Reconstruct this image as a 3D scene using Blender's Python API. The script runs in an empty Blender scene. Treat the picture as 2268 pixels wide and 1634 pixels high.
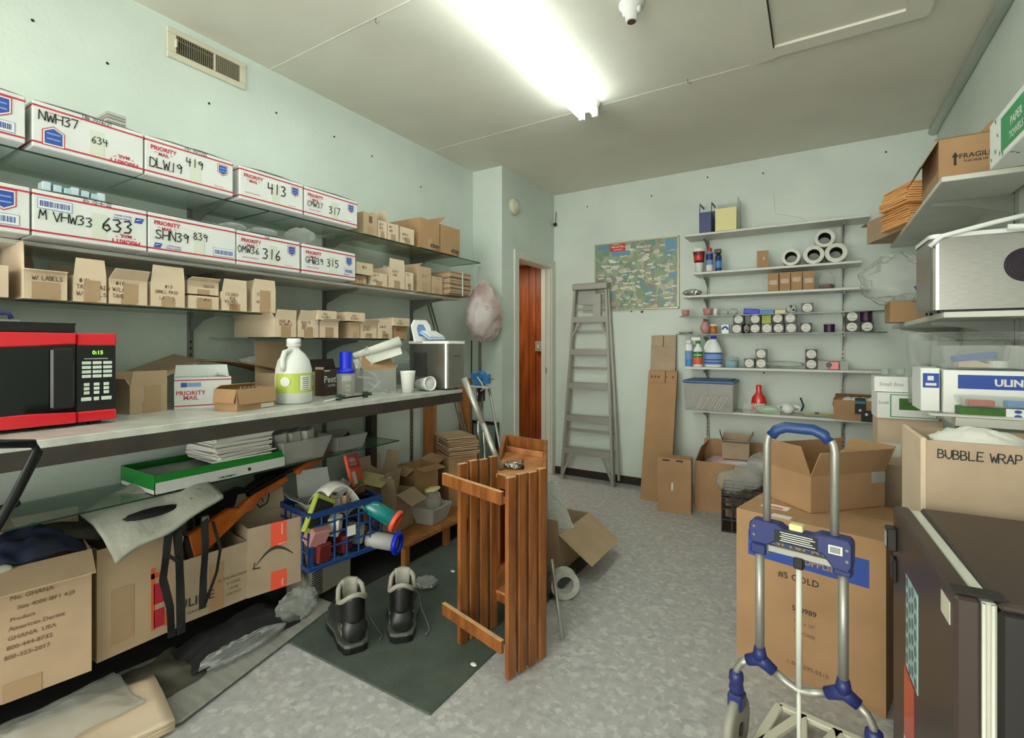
import bpy, math, random
from mathutils import Vector, Matrix, noise
random.seed(7)
R = math.radians
scene = bpy.context.scene
C = scene.collection

# ---------------- camera ----------------
cam_d = bpy.data.cameras.new('camera')
cam = bpy.data.objects.new('camera', cam_d)
C.objects.link(cam)
cam.location = (0, 0, 1.28)
cam.rotation_euler = (R(90), 0, R(31.593))
cam_d.sensor_width = 36
cam_d.lens = 36 * 1091 / 2268
cam_d.shift_y = -52 / 2268
cam_d.clip_start = .02
scene.camera = cam

# ---------------- world, exposure ----------------
w = bpy.data.worlds.new('world')
scene.world = w
w.use_nodes = True
w.node_tree.nodes['Background'].inputs[0].default_value = (.95, .92, .84, 1)
w.node_tree.nodes['Background'].inputs[1].default_value = 5.2
vs = scene.view_settings
vs.view_transform = 'Standard'
vs.look = 'None'
vs.gamma = 1
vs.use_curve_mapping = False
vs.exposure = 0.52
LAMP = 11.0        # strength of the fluorescent tubes

# ---------------- materials ----------------
def lin(c):
    return tuple(((x / 255) / 12.92 if x / 255 <= .04045 else ((x / 255 + .055) / 1.055) ** 2.4) for x in c) + (1,)

def mat(name, rgb, rough=.6, metal=0, var=0, scale=8, stretch=(1, 1, 1), bump=0, bscale=200, rgb2=None, alpha=1, trans=0, emit=0, coat=0, detail=3):
    m = bpy.data.materials.new(name)
    m.use_nodes = True
    nt = m.node_tree
    N = nt.nodes
    L = nt.links
    p = N['Principled BSDF']
    c = lin(rgb)
    p.inputs['Base Color'].default_value = c
    p.inputs['Roughness'].default_value = rough
    p.inputs['Metallic'].default_value = metal
    if coat:
        p.inputs['Coat Weight'].default_value = coat
    if trans:
        p.inputs['Transmission Weight'].default_value = trans
        p.inputs['IOR'].default_value = 1.35
    if emit:
        p.inputs['Emission Color'].default_value = c
        p.inputs['Emission Strength'].default_value = emit
    tc = N.new('ShaderNodeTexCoord')
    mp = N.new('ShaderNodeMapping')
    mp.inputs['Scale'].default_value = stretch
    L.new(tc.outputs['Object'], mp.inputs['Vector'])
    if var or rgb2:
        no = N.new('ShaderNodeTexNoise')
        no.inputs['Scale'].default_value = scale
        no.inputs['Detail'].default_value = detail
        L.new(mp.outputs[0], no.inputs['Vector'])
        rp = N.new('ShaderNodeValToRGB')
        c2 = lin(rgb2) if rgb2 else tuple(max(0, x * (1 - var)) for x in c[:3]) + (1,)
        c1 = c if rgb2 else tuple(min(1, x * (1 + var)) for x in c[:3]) + (1,)
        rp.color_ramp.elements[0].position = .35
        rp.color_ramp.elements[0].color = c2
        rp.color_ramp.elements[1].position = .65
        rp.color_ramp.elements[1].color = c1
        L.new(no.outputs[0], rp.inputs[0])
        L.new(rp.outputs[0], p.inputs['Base Color'])
    if bump:
        n2 = N.new('ShaderNodeTexNoise')
        n2.inputs['Scale'].default_value = bscale
        L.new(mp.outputs[0], n2.inputs['Vector'])
        bp = N.new('ShaderNodeBump')
        bp.inputs['Strength'].default_value = bump
        bp.inputs['Distance'].default_value = .01
        L.new(n2.outputs[0], bp.inputs['Height'])
        L.new(bp.outputs[0], p.inputs['Normal'])
    if alpha < 1:
        # thin clear sheet: part of the light passes straight through
        tr = N.new('ShaderNodeBsdfTransparent')
        tr.inputs[0].default_value = tuple(.84 + .16 * x ** .5 for x in c[:3]) + (1,)
        mx = N.new('ShaderNodeMixShader')
        fr = N.new('ShaderNodeLayerWeight')
        fr.inputs[0].default_value = .5
        pw = N.new('ShaderNodeMath'); pw.operation = 'POWER'; pw.inputs[1].default_value = 3
        L.new(fr.outputs[1], pw.inputs[0])
        ad = N.new('ShaderNodeMath'); ad.operation = 'MULTIPLY_ADD'
        ad.use_clamp = True
        ad.inputs[1].default_value = .55
        ad.inputs[2].default_value = alpha
        L.new(pw.outputs[0], ad.inputs[0])
        L.new(ad.outputs[0], mx.inputs[0])
        L.new(tr.outputs[0], mx.inputs[1])
        L.new(p.outputs[0], mx.inputs[2])
        L.new(mx.outputs[0], N['Material Output'].inputs[0])
    return m

M = {}
M['wall'] = mat('wall_paint', (206, 217, 209), .55, var=.05, scale=2.5, bump=.12, bscale=60)
M['ceil'] = mat('ceiling_paint', (222, 220, 206), .8, var=.05, scale=1.6, bump=.1, bscale=25)
M['ceil2'] = mat('ceiling_trim_paint', (226, 224, 212), .6)
M['card'] = mat('cardboard', (184, 159, 130), .85, var=.06, scale=6)
M['card2'] = mat('cardboard_orange', (170, 135, 98), .85, var=.07, scale=5)
M['card3'] = mat('cardboard_grey', (174, 154, 130), .85, var=.06, scale=7)
M['cardin'] = mat('cardboard_inside', (150, 118, 84), .9, var=.08, scale=6)
M['cardp'] = mat('cardboard_pale', (210, 190, 164), .85, var=.05, scale=6)
M['tape'] = mat('packing_tape', (172, 144, 112), .3, var=.05, scale=10)
M['white'] = mat('white_card', (212, 214, 212), .7, var=.03, scale=9)
M['paper'] = mat('paper', (222, 222, 214), .85)
M['lam'] = mat('white_laminate', (205, 207, 198), .4, var=.04, scale=5)
M['counter'] = mat('counter_laminate', (188, 190, 182), .3, var=.14, scale=14, detail=6)
M['fascia'] = mat('dark_fascia', (52, 46, 40), .6, var=.2, scale=12)
M['glass'] = mat('shelf_glass', (150, 185, 165), .05, alpha=.14)
M['glassedge'] = mat('glass_edge', (38, 66, 54), .1)
M['clear'] = mat('clear_plastic', (215, 222, 218), .12, alpha=.16)
M['bag'] = mat('thin_plastic_bag', (215, 220, 216), .18, alpha=.2, bump=.3, bscale=14)
M['bagw'] = mat('white_plastic_bag', (236, 232, 230), .3, alpha=.72, bump=.3, bscale=10, rgb2=(210, 160, 158), scale=3)
M['tub'] = mat('frosted_plastic', (205, 206, 198), .35, alpha=.34)
M['bubble'] = mat('bubble_wrap', (228, 234, 228), .15, alpha=.8, bump=1, bscale=90)
M['steel'] = mat('brushed_steel', (176, 174, 168), .28, metal=.9, var=.08, scale=30, stretch=(1, 1, 12))
M['alu'] = mat('aluminium', (168, 168, 160), .42, metal=.6)
M['zinc'] = mat('shelf_strip_metal', (126, 130, 122), .4, metal=.6)
M['chrome'] = mat('chrome', (200, 200, 196), .15, metal=1)
M['cream'] = mat('cream_metal', (206, 202, 180), .5)
M['black'] = mat('black_plastic', (22, 22, 23), .35)
M['blackm'] = mat('matte_black', (18, 18, 18), .8)
M['dark'] = mat('dark_cloth', (24, 27, 30), .8, rgb2=(10, 11, 12), scale=9, bump=.5, bscale=18)
M['olive'] = mat('olive_cloth', (92, 90, 78), .85, rgb2=(60, 58, 48), scale=5, bump=.5, bscale=12)
M['greycloth'] = mat('grey_nylon', (176, 178, 164), .7, var=.1, scale=8, bump=.5, bscale=16)
M['navycloth'] = mat('navy_cloth', (38, 48, 76), .7, rgb2=(14, 18, 30), scale=7, bump=.5, bscale=14)
M['red'] = mat('glossy_red', (214, 22, 40), .22, coat=.4)
M['redink'] = mat('red_ink', (186, 40, 62), .6)
M['blue'] = mat('blue_ink', (42, 76, 160), .6)
M['lblue'] = mat('light_blue_ink', (120, 150, 205), .6)
M['ink'] = mat('marker_ink', (34, 40, 38), .7)
M['brownink'] = mat('brown_marker_ink', (104, 72, 50), .7)
M['print'] = mat('faded_print', (118, 92, 66), .8)
M['darkprint'] = mat('dark_print', (62, 58, 54), .8)
M['bluep'] = mat('blue_plastic', (12, 40, 210), .35)
M['navyp'] = mat('navy_plastic', (40, 50, 108), .4)
M['crate'] = mat('blue_crate_plastic', (28, 62, 118), .4)
M['teal'] = mat('teal_plastic', (14, 124, 124), .2, coat=.3)
M['orange'] = mat('orange_plastic', (246, 96, 66), .35)
M['green'] = mat('green_card', (18, 130, 40), .45)
M['sage'] = mat('green_print', (66, 150, 96), .6)
M['leaf'] = mat('leaf_green_box', (58, 104, 36), .6, var=.15, scale=20)
M['wood'] = mat('stained_wood', (152, 94, 46), .4, rgb2=(112, 62, 26), scale=5, stretch=(6, 6, .7), detail=5)
M['woodt'] = mat('wood_end_grain', (206, 164, 120), .6, var=.1, scale=20)
M['wood2'] = mat('light_wood_tray', (196, 138, 90), .45, rgb2=(168, 108, 62), scale=4, stretch=(4, 1, 1))
M['pine'] = mat('pine_post', (168, 112, 60), .55, rgb2=(136, 84, 42), scale=4, stretch=(5, 5, .6))
M['panelw'] = mat('wood_panel', (166, 92, 42), .4, rgb2=(120, 58, 24), scale=3, stretch=(5, 5, .8), detail=6)
M['gun'] = mat('rifle_wood', (196, 104, 44), .2, rgb2=(160, 74, 26), scale=6, coat=.5)
M['gunm'] = mat('gun_metal', (34, 36, 38), .3, metal=.7)
M['mat'] = mat('dark_green_mat', (74, 84, 76), .85, var=.14, scale=7, bump=.4, bscale=180)
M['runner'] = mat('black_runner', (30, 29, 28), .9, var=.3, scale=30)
M['plank'] = mat('grey_board', (142, 142, 136), .6, var=.12, scale=9, stretch=(1, 4, 1))
M['fridge'] = mat('brown_fridge_metal', (62, 50, 44), .38, var=.05, scale=3)
M['fridgeb'] = mat('fridge_black_side', (34, 30, 28), .45)
M['gasket'] = mat('fridge_gasket', (206, 208, 194), .5)
M['amber'] = mat('amber_plastic', (196, 116, 34), .25, alpha=.85)
M['pink'] = mat('pink_plastic', (212, 152, 150), .35, alpha=.7)
M['purple'] = mat('purple_tin', (74, 28, 84), .4, rgb2=(30, 10, 36), scale=60)
M['manila'] = mat('manila_paper', (236, 176, 112), .75, var=.05, scale=10)
M['yellow'] = mat('pale_yellow', (226, 220, 160), .6)
M['lime'] = mat('lime_label', (178, 196, 84), .5)
M['jug'] = mat('translucent_jug', (234, 238, 234), .35, alpha=.78)
M['styro'] = mat('foam_cup', (232, 234, 228), .7)
M['grey'] = mat('grey_plastic', (150, 148, 136), .55)
M['greybox'] = mat('grey_box_card', (168, 170, 166), .5, var=.04, scale=8)
M['screen'] = mat('black_glass', (10, 12, 12), .06)
M['btn'] = mat('keypad_key', (206, 216, 206), .5)
M['led'] = mat('lcd_digits', (150, 255, 80), .5, emit=1.2)
M['choco'] = mat('coffee_brown', (56, 44, 38), .5)
M['trimp'] = mat('door_paint', (212, 214, 204), .45)
M['foil'] = mat('aluminium_foil', (214, 214, 208), .18, metal=1, bump=1, bscale=60)
M['softb'] = mat('pale_blue_plastic', (166, 196, 232), .35)
M['bleach'] = mat('white_plastic', (232, 236, 232), .35)
M['tapew'] = mat('clear_tape_roll', (206, 210, 198), .25, rgb2=(190, 194, 182), scale=30)
M['core'] = mat('card_core', (96, 70, 56), .8)
M['tube'] = mat('fluorescent_tube', (246, 255, 250), .4, emit=LAMP)
M['tubeend'] = mat('lamp_socket', (236, 240, 232), .5)
M['trunk'] = mat('leather_brown', (40, 26, 20), .6)
M['skyb'] = mat('sky_blue_label', (70, 140, 210), .5)
M['oran2'] = mat('orange_label', (220, 96, 52), .5)
M['redb'] = mat('red_bottle', (206, 44, 34), .25, coat=.3)
M['cola'] = mat('dark_red_tub', (110, 36, 34), .45)

def floor_material():
    # marbled vinyl: cool grey base with pale and darker chips
    m = bpy.data.materials.new('vinyl_floor')
    m.use_nodes = True
    nt = m.node_tree
    N, L = nt.nodes, nt.links
    p = N['Principled BSDF']
    p.inputs['Roughness'].default_value = .45
    tc = N.new('ShaderNodeTexCoord')
    w_ = N.new('ShaderNodeTexNoise'); w_.inputs['Scale'].default_value = 40; w_.inputs['Detail'].default_value = 3
    mv = N.new('ShaderNodeMixRGB'); mv.inputs[0].default_value = .03
    L.new(tc.outputs['Object'], w_.inputs['Vector']); L.new(tc.outputs['Object'], mv.inputs[1]); L.new(w_.outputs['Color'], mv.inputs[2])
    a = N.new('ShaderNodeTexVoronoi'); a.inputs['Scale'].default_value = 48
    b = N.new('ShaderNodeTexNoise'); b.inputs['Scale'].default_value = 30; b.inputs['Detail'].default_value = 5
    L.new(mv.outputs[0], a.inputs['Vector']); L.new(tc.outputs['Object'], b.inputs['Vector'])
    sep = N.new('ShaderNodeSeparateColor'); L.new(a.outputs['Color'], sep.inputs[0])
    r1 = N.new('ShaderNodeValToRGB'); e = r1.color_ramp.elements
    e[0].position = .0; e[0].color = lin((154, 154, 154)); e[1].position = 1; e[1].color = lin((206, 207, 202))
    k = e.new(.25); k.color = lin((170, 170, 171)); k = e.new(.78); k.color = lin((178, 178, 178)); k = e.new(.86); k.color = lin((200, 201, 197))
    L.new(sep.outputs[0], r1.inputs[0])
    r2 = N.new('ShaderNodeValToRGB'); e = r2.color_ramp.elements
    e[0].position = .35; e[0].color = lin((160, 160, 162)); e[1].position = .7; e[1].color = lin((194, 194, 190))
    L.new(b.outputs[0], r2.inputs[0])
    mx = N.new('ShaderNodeMixRGB'); mx.inputs[0].default_value = .45
    L.new(r1.outputs[0], mx.inputs[1]); L.new(r2.outputs[0], mx.inputs[2])
    L.new(mx.outputs[0], p.inputs['Base Color'])
    return m
M['floor'] = floor_material()

# ---------------- mesh helpers ----------------
RX = Matrix.Rotation(R(90), 4, 'X')        # drawing plane xy -> upright plane facing -y

class MB:
    def __init__(s):
        s.v = []; s.f = []
    def add(s, vs, fs, T=None):
        n = len(s.v)
        if T is not None:
            vs = [T @ Vector(v) for v in vs]
        s.v += [tuple(v) for v in vs]
        s.f += [[i + n for i in f] for f in fs]
        return s
    def box(s, x0, x1, y0, y1, z0, z1, T=None):
        return s.add([(x0, y0, z0), (x1, y0, z0), (x1, y1, z0), (x0, y1, z0), (x0, y0, z1), (x1, y0, z1), (x1, y1, z1), (x0, y1, z1)],
                     [(0, 3, 2, 1), (4, 5, 6, 7), (0, 1, 5, 4), (1, 2, 6, 5), (2, 3, 7, 6), (3, 0, 4, 7)], T)
    def hexa(s, lo, hi):
        return s.add(list(lo) + list(hi), [(0, 3, 2, 1), (4, 5, 6, 7), (0, 1, 5, 4), (1, 2, 6, 5), (2, 3, 7, 6), (3, 0, 4, 7)])
    def slab(s, q, t):
        q = [Vector(p) for p in q]
        n = (q[1] - q[0]).cross(q[2] - q[0]).normalized() * t
        return s.hexa(q, [p + n for p in q])
    def prism(s, poly, z0, z1, T=None):
        n = len(poly)
        vs = [(x, y, z0) for x, y in poly] + [(x, y, z1) for x, y in poly]
        fs = [list(range(n))[::-1], list(range(n, 2 * n))] + [(i, (i + 1) % n, n + (i + 1) % n, n + i) for i in range(n)]
        return s.add(vs, fs, T)
    def tube(s, path, r, n=10, closed=False, flat=1):
        P_ = [Vector(p) for p in path]
        m = len(P_)
        rs = r if isinstance(r, (list, tuple)) else [r] * m
        up = None
        rings = []
        for i in range(m):
            if closed:
                t = (P_[(i + 1) % m] - P_[i - 1]).normalized()
            else:
                t = (P_[min(i + 1, m - 1)] - P_[max(i - 1, 0)]).normalized()
            if up is None:
                up = Vector((0, 0, 1)) if abs(t.z) < .9 else Vector((1, 0, 0))
            a = t.cross(up).normalized()
            up = a.cross(t).normalized()
            rings.append([P_[i] + (a * math.cos(6.28318 * k / n) + up * math.sin(6.28318 * k / n) * flat) * rs[i] for k in range(n)])
        vs = [v for g in rings for v in g]
        fs = []
        for i in range(m if closed else m - 1):
            j = (i + 1) % m
            for k in range(n):
                fs.append((i * n + k, i * n + (k + 1) % n, j * n + (k + 1) % n, j * n + k))
        if not closed:
            fs.append(list(range(n))[::-1]); fs.append([(m - 1) * n + k for k in range(n)])
        return s.add(vs, fs)
    def lathe(s, prof, n=24, T=None, sx=1, sy=1, cap=True):
        vs = []; fs = []
        m = len(prof)
        for (r, z) in prof:
            for k in range(n):
                a = 6.28318 * k / n
                vs.append((r * math.cos(a) * sx, r * math.sin(a) * sy, z))
        for i in range(m - 1):
            for k in range(n):
                fs.append((i * n + k, i * n + (k + 1) % n, (i + 1) * n + (k + 1) % n, (i + 1) * n + k))
        if cap and prof[0][0] > 1e-4: fs.append(list(range(n))[::-1])
        if cap and prof[-1][0] > 1e-4: fs.append([(m - 1) * n + k for k in range(n)])
        return s.add(vs, fs, T)
    def grid(s, fn, nu, nv, T=None):
        vs = [fn(i / nu, j / nv) for i in range(nu + 1) for j in range(nv + 1)]
        fs = [(i * (nv + 1) + j, (i + 1) * (nv + 1) + j, (i + 1) * (nv + 1) + j + 1, i * (nv + 1) + j + 1) for i in range(nu) for j in range(nv)]
        return s.add(vs, fs, T)
    def blob(s, c, rad, amp=.25, fr=2.2, seed=0, nu=30, nv=18, pinch=None):
        def f(u, v):
            th = u * 6.28318; ph = (v - .5) * 3.14159
            d = Vector((math.cos(th) * math.cos(ph), math.sin(th) * math.cos(ph), math.sin(ph)))
            q = d * fr + Vector((seed * 3.1, seed * 1.7, seed))
            k = 1 + amp * (1 - 2.4 * abs(noise.noise(q))) + amp * .5 * noise.noise(q * 2.7)
            p = Vector((d.x * rad[0], d.y * rad[1], d.z * rad[2])) * k
            if pinch:
                t = max(0, d.z); p.x *= 1 - pinch * t; p.y *= 1 - pinch * t
            return (c[0] + p.x, c[1] + p.y, c[2] + p.z)
        return s.grid(f, nu, nv)
    def text(s, body, size, T, bold=0, align='LEFT', sx=1):
        vs, fs = glyphs(body, bold, align)
        return s.add([(x * size * sx, y * size, 0) for x, y, z in vs], fs, T)
    def hand(s, body, size, T, wd=.09, jit=.25, sl=.0):
        x = 0
        for ch in body:
            st = STROKES.get(ch.upper())
            if st is None:
                x += 3.2; continue
            dx, dy = random.uniform(-jit, jit), random.uniform(-jit, jit)
            for poly in st.split(';'):
                pts = []
                for q in poly.split():
                    a, b_ = q.split(',')
                    px_, py_ = float(a) + dx + random.uniform(-jit, jit) * .6, float(b_) + dy + random.uniform(-jit, jit) * .6
                    pts.append(Vector(((x + px_ + sl * py_) * size / 6.9, py_ * size / 6, 0)))
                hw = wd * size / 2
                for p, q in zip(pts, pts[1:]):
                    d = (q - p)
                    if d.length < 1e-6: continue
                    d.normalize()
                    n_ = Vector((-d.y, d.x, 0)) * hw
                    s.add([p - n_ - d * hw * .5, q - n_ + d * hw * .5, q + n_ + d * hw * .5, p + n_ - d * hw * .5], [(0, 1, 2, 3)], T)
            x += 4.75
        return s
    def build(s, name, material, parent=None, smooth=False, bevel=0, solid=0, loc=None):
        me = bpy.data.meshes.new(name)
        me.from_pydata(s.v, [], s.f)
        me.materials.append(material if not isinstance(material, str) else M[material])
        if smooth:
            for p in me.polygons: p.use_smooth = True
        me.update()
        o = bpy.data.objects.new(name, me)
        C.objects.link(o)
        if parent is not None: o.parent = parent
        if loc: o.location = loc
        if solid:
            q = o.modifiers.new('thickness', 'SOLIDIFY'); q.thickness = solid
        if bevel:
            q = o.modifiers.new('edge', 'BEVEL'); q.width = bevel; q.segments = 2; q.limit_method = 'ANGLE'
            if not smooth:
                q.segments = 1
        return o

_g = {}
def glyphs(body, bold, align):
    k = (body, bold, align)
    if k not in _g:
        cu = bpy.data.curves.new('t', 'FONT')
        cu.body = body; cu.size = 1; cu.offset = bold; cu.align_x = align; cu.resolution_u = 2
        o = bpy.data.objects.new('t', cu)
        C.objects.link(o)
        dg = bpy.context.evaluated_depsgraph_get()
        me = bpy.data.meshes.new_from_object(o.evaluated_get(dg))
        _g[k] = ([tuple(v.co) for v in me.vertices], [list(p.vertices) for p in me.polygons])
        bpy.data.objects.remove(o); bpy.data.curves.remove(cu); bpy.data.meshes.remove(me)
    return _g[k]

STROKES = {'A': '0,0 2,6 4,0;1,2.3 3.2,2.3', 'B': '0,0 0,6 2.6,5.8 3.2,4.6 2.4,3.3 0,3.1;2.4,3.3 3.9,2 3,.2 0,0', 'C': '4,5 2.5,6 .8,5 0,3 .8,.8 2.5,0 4,.9',
 'D': '0,0 0,6 2.2,5.6 4,3.8 3.8,1.6 2,.1 0,0', 'E': '3.8,6 .2,6 0,0 3.8,0;0,3 3,3.1', 'F': '3.8,6 .2,6 0,0;0,3 3,3.1', 'G': '4,5 2.3,6 .5,4.6 .2,2 1.8,0 4,.8 4,2.6 2.4,2.6',
 'H': '0,0 0,6;4,0 4,6;0,3 4,3.2', 'I': '2,0 2,6;1,6 3,6;1,0 3,0', 'K': '0,0 0,6;4,6 0,2.6;1,3.4 4,0', 'L': '0,6 0,0 3.6,0', 'M': '0,0 .6,6 2,2.4 3.6,6 4.2,0',
 'N': '0,0 .2,6 3.8,0 4,6', 'O': '2,6 .2,4.4 .2,1.6 2,0 3.8,1.6 3.8,4.4 2,6', 'P': '0,0 0,6 3,5.8 3.6,4.4 2.6,3 0,2.8', 'R': '0,0 0,6 3,5.8 3.6,4.4 2.6,3.1 0,2.9;1.6,3 4,0',
 'S': '3.8,5.2 2,6 .5,5 1,3.4 3.2,2.6 3.8,1.2 2,0 0,.8', 'T': '2,0 2,6;0,6 4,6', 'U': '0,6 .2,1.4 2,0 3.8,1.4 4,6', 'V': '0,6 2,0 4,6', 'W': '0,6 1,0 2.1,4 3.2,0 4.4,6',
 'X': '0,0 4,6;0,6 4,0', 'Y': '0,6 2,3 4,6;2,3 2,0', 'Z': '0,6 4,6 0,0 4,0', '0': '2,6 .4,4.4 .4,1.6 2,0 3.6,1.6 3.6,4.4 2,6', '1': '2,0 2.3,6', '2': '.2,4.8 1.6,6 3.6,4.8 .2,0 4,.2',
 '3': '.2,5.6 2.6,6 3.4,4.8 1.6,3.3 3.6,2 2.6,.2 .2,.2', '4': '.4,6 .2,3 3.8,3;3,5.6 2.9,-.4', '5': '3.8,6 .6,6 .4,3.6 2.6,3.6 3.8,2 2.4,.1 .2,.4', '6': '3,6 .6,3 .4,1.2 2,0 3.6,1.2 2.6,2.8 .6,2.2',
 '7': '.2,6 4,6 1.6,0', '8': '2,3.2 .6,4.6 2,6 3.4,4.6 2,3.2 .2,1.4 2,0 3.8,1.4 2,3.2', '9': '3.6,4.6 2,6 .4,4.6 1.6,3.2 3.4,4 3.7,5 3,0', '#': '1,0 1.6,6;2.6,0 3.2,6;0,2 4,2.2;0,4 4.2,4.2',
 '/': '.6,-.4 3.6,6.2', '-': '.6,3 3.4,3', '.': '1,0 1.5,.2', '(': '3,6.4 1.6,3 3,-.4', ')': '1,6.4 2.4,3 1,-.4', ',': '1.5,.6 1,-.8'}

def tag(o, label, cat, group=None):
    o['label'] = label; o['category'] = cat
    if group: o['group'] = group
    return o
def thing(name, label, cat, loc=(0, 0, 0), rz=0, group=None):
    o = bpy.data.objects.new(name, None)
    C.objects.link(o)
    o.empty_display_size = .05
    o.location = loc; o.rotation_euler = (0, 0, R(rz))
    return tag(o, label, cat, group)
def struct(o):
    o['kind'] = 'structure'
    return o
def up(x, z, y=0, rot=0):      # drawing plane placed upright at (x, y, z), facing -y
    return Matrix.Translation((x, y, z)) @ RX @ Matrix.Rotation(R(rot), 4, 'Z')
def at(x, y, z, rz=0, rx=0, ry=0):
    return Matrix.Translation((x, y, z)) @ Matrix.Rotation(R(rz), 4, 'Z') @ Matrix.Rotation(R(ry), 4, 'Y') @ Matrix.Rotation(R(rx), 4, 'X')
def copy_tree(o, loc=None, rz=None, label=None, parent=None):
    c = o.copy(); C.objects.link(c)
    if parent is not None: c.parent = parent
    if loc: c.location = loc
    if rz is not None: c.rotation_euler = (0, 0, R(rz))
    if label: c['label'] = label
    for ch in [q for q in o.children]:
        copy_tree(ch, parent=c)
    return c

LABELLED = []
def carton(label, loc, rz, w, d, h, flaps=None, fl=None, closed=False, flapm=None, tape=True, marks=(), m='card', mi='cardin', name='cardboard_box', cat='box', group=None, t=.004, skew=0):
    """open or closed carton; local origin = middle of the front bottom edge, front faces -y"""
    o = thing(name, label, cat, loc, rz, group)
    b = MB()
    x = w / 2
    b.box(-x, x, 0, d, 0, t)
    b.box(-x, x, 0, t, t, h); b.box(-x, x, d - t, d, t, h)
    b.box(-x, -x + t, t, d - t, t, h); b.box(x - t, x, t, d - t, t, h)
    b.build('box_body', m, o)
    if closed:
        for y0, y1 in ((0, d / 2 - .001), (d / 2 + .001, d)):
            MB().box(-x, x, y0, y1, h, h + t).build('flap', m, o)
        if tape:
            MB().box(-.024, .024, -.0008, .045, h + t, h + t + .0006).box(-x, x, d / 2 - .024, d / 2 + .024, h + t, h + t + .0006).build('packing_tape', 'tape', o)
    fl = fl or min(w, d) / 2
    for k, a in (flaps or {}).items():
        L_ = fl
        if isinstance(a, tuple): a, L_ = a
        a = R(a)
        s, c = math.sin(a) * L_, math.cos(a) * L_
        i = .006
        if k == 'f': q = [(-x, 0, h), (x, 0, h), (x - i, -s, h + c), (-x + i, -s, h + c)]
        elif k == 'b': q = [(x, d, h), (-x, d, h), (-x + i, d + s, h + c), (x - i, d + s, h + c)]
        elif k == 'l': q = [(-x, d, h), (-x, 0, h), (-x - s, i, h + c), (-x - s, d - i, h + c)]
        else: q = [(x, 0, h), (x, d, h), (x + s, d - i, h + c), (x + s, i, h + c)]
        MB().slab(q, -t * .7).build('flap', (flapm or {}).get(k, m), o)
    if tape and not closed:
        tw = min(.048, w * .42)
        MB().box(-tw / 2, tw / 2, -.0008, 0, 0, h * .38).build('packing_tape', 'tape', o)
    for mk in marks:
        kind, body, mx_, mz, size, ink = mk[:6]
        B = MB()
        T = up(mx_ * w, mz * h, -.0012 if kind != 't' else -.0018, mk[6] if len(mk) > 6 else 0)
        if kind == 'h': B.hand(body, size, T, wd=.13); nm = 'handwriting'
        elif kind == 't': B.text(body, size, T, bold=.012, align='CENTER'); nm = 'printed_text'
        else: B.box(-body[0] / 2, body[0] / 2, -body[1] / 2, body[1] / 2, -.0002, .0003, T); nm = 'printed_patch'
        B.build(nm, ink, o)
    return o

# ---------------- room ----------------
XL, XJ, XR, YB, YF, ZC = -2.54, -2.24, .72, 4.45, -3.4, 2.79
YJ = 3.48
struct(MB().box(XL - .1, XR + .1, YF - .1, YB + .1, -.1, 0).box(-3.7, XL - .1, 3.3, 5.1, -.1, 0).box(XL - .1, -2.34, 4.55, 5.1, -.1, 0).build('floor', 'floor'))
cl = struct(MB().box(XL - .1, XR + .1, YF - .1, YB + .1, ZC, ZC + .1).build('ceiling', 'ceil'))
wl = struct(MB().box(XL - .1, XL, YF, YJ, 0, ZC).build('wall_left', 'wall'))
struct(MB().box(XL - .1, XJ - .1, YJ, YJ + .1, 0, ZC).box(XJ - .1, XJ, YJ, 3.73, 0, ZC).box(XJ - .1, XJ, 4.38, YB, 0, ZC).box(XJ - .1, XJ, 3.73, 4.38, 2.06, ZC).build('wall_corner', 'wall'))
wb = struct(MB().box(XJ - .1, XR + .1, YB, YB + .1, 0, ZC).build('wall_back', 'wall'))
struct(MB().box(XR, XR + .1, YF, YB, 0, ZC).build('wall_right', 'wall'))
# front wall left out so added world fill light enters from behind the camera
# hall beyond the door
hall = MB().box(-3.7, -2.34, 5.0, 5.1, 0, 2.22)
struct(hall.build('wall_hall', 'panelw'))
struct(MB().box(-3.7, -3.6, 3.58, 5.0, 0, 2.22).box(-3.6, XL - .1, 3.5, 3.58, 0, 2.22).build('wall_hall_side', 'panelw'))
struct(MB().box(-2.44, -2.34, 4.55, 5.0, 0, 2.22).build('wall_hall_end', 'trimp'))
struct(MB().box(-3.7, -2.34, 3.5, 5.1, 2.22, 2.3).build('ceiling_hall', mat('hall_ceiling', (232, 196, 150), .8)))
g = MB()
for x in (-3.2, -3.02, -2.845, -2.755, -2.55):
    g.box(x, x + .006, 4.998, 5.0, 0, 2.2)
struct(g.build('trim_panel_grooves', 'trunk'))
t = thing('light_switch', 'grey metal switch box with conduit on the wood panelling behind the door', 'light switch', (-2.69, 4.998, 1.27))
MB().box(-.045, .045, -.05, 0, -.06, .06).build('switch_box', 'grey', t, bevel=.006)
MB().tube([(.03, -.02, .05), (.05, -.015, .4), (.045, -.015, .92)], .008).build('conduit', 'alu', t, smooth=True)
MB().box(-.008, .008, -.056, -.05, -.02, .02).build('toggle', 'white', t)
hl = bpy.data.lights.new('hall_lamp', 'AREA'); hl.energy = 9; hl.size = .5; hl.color = (1, .86, .68)
ho = bpy.data.objects.new('hall_lamp', hl); C.objects.link(ho); ho.location = (-3.0, 4.2, 2.2)
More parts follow.
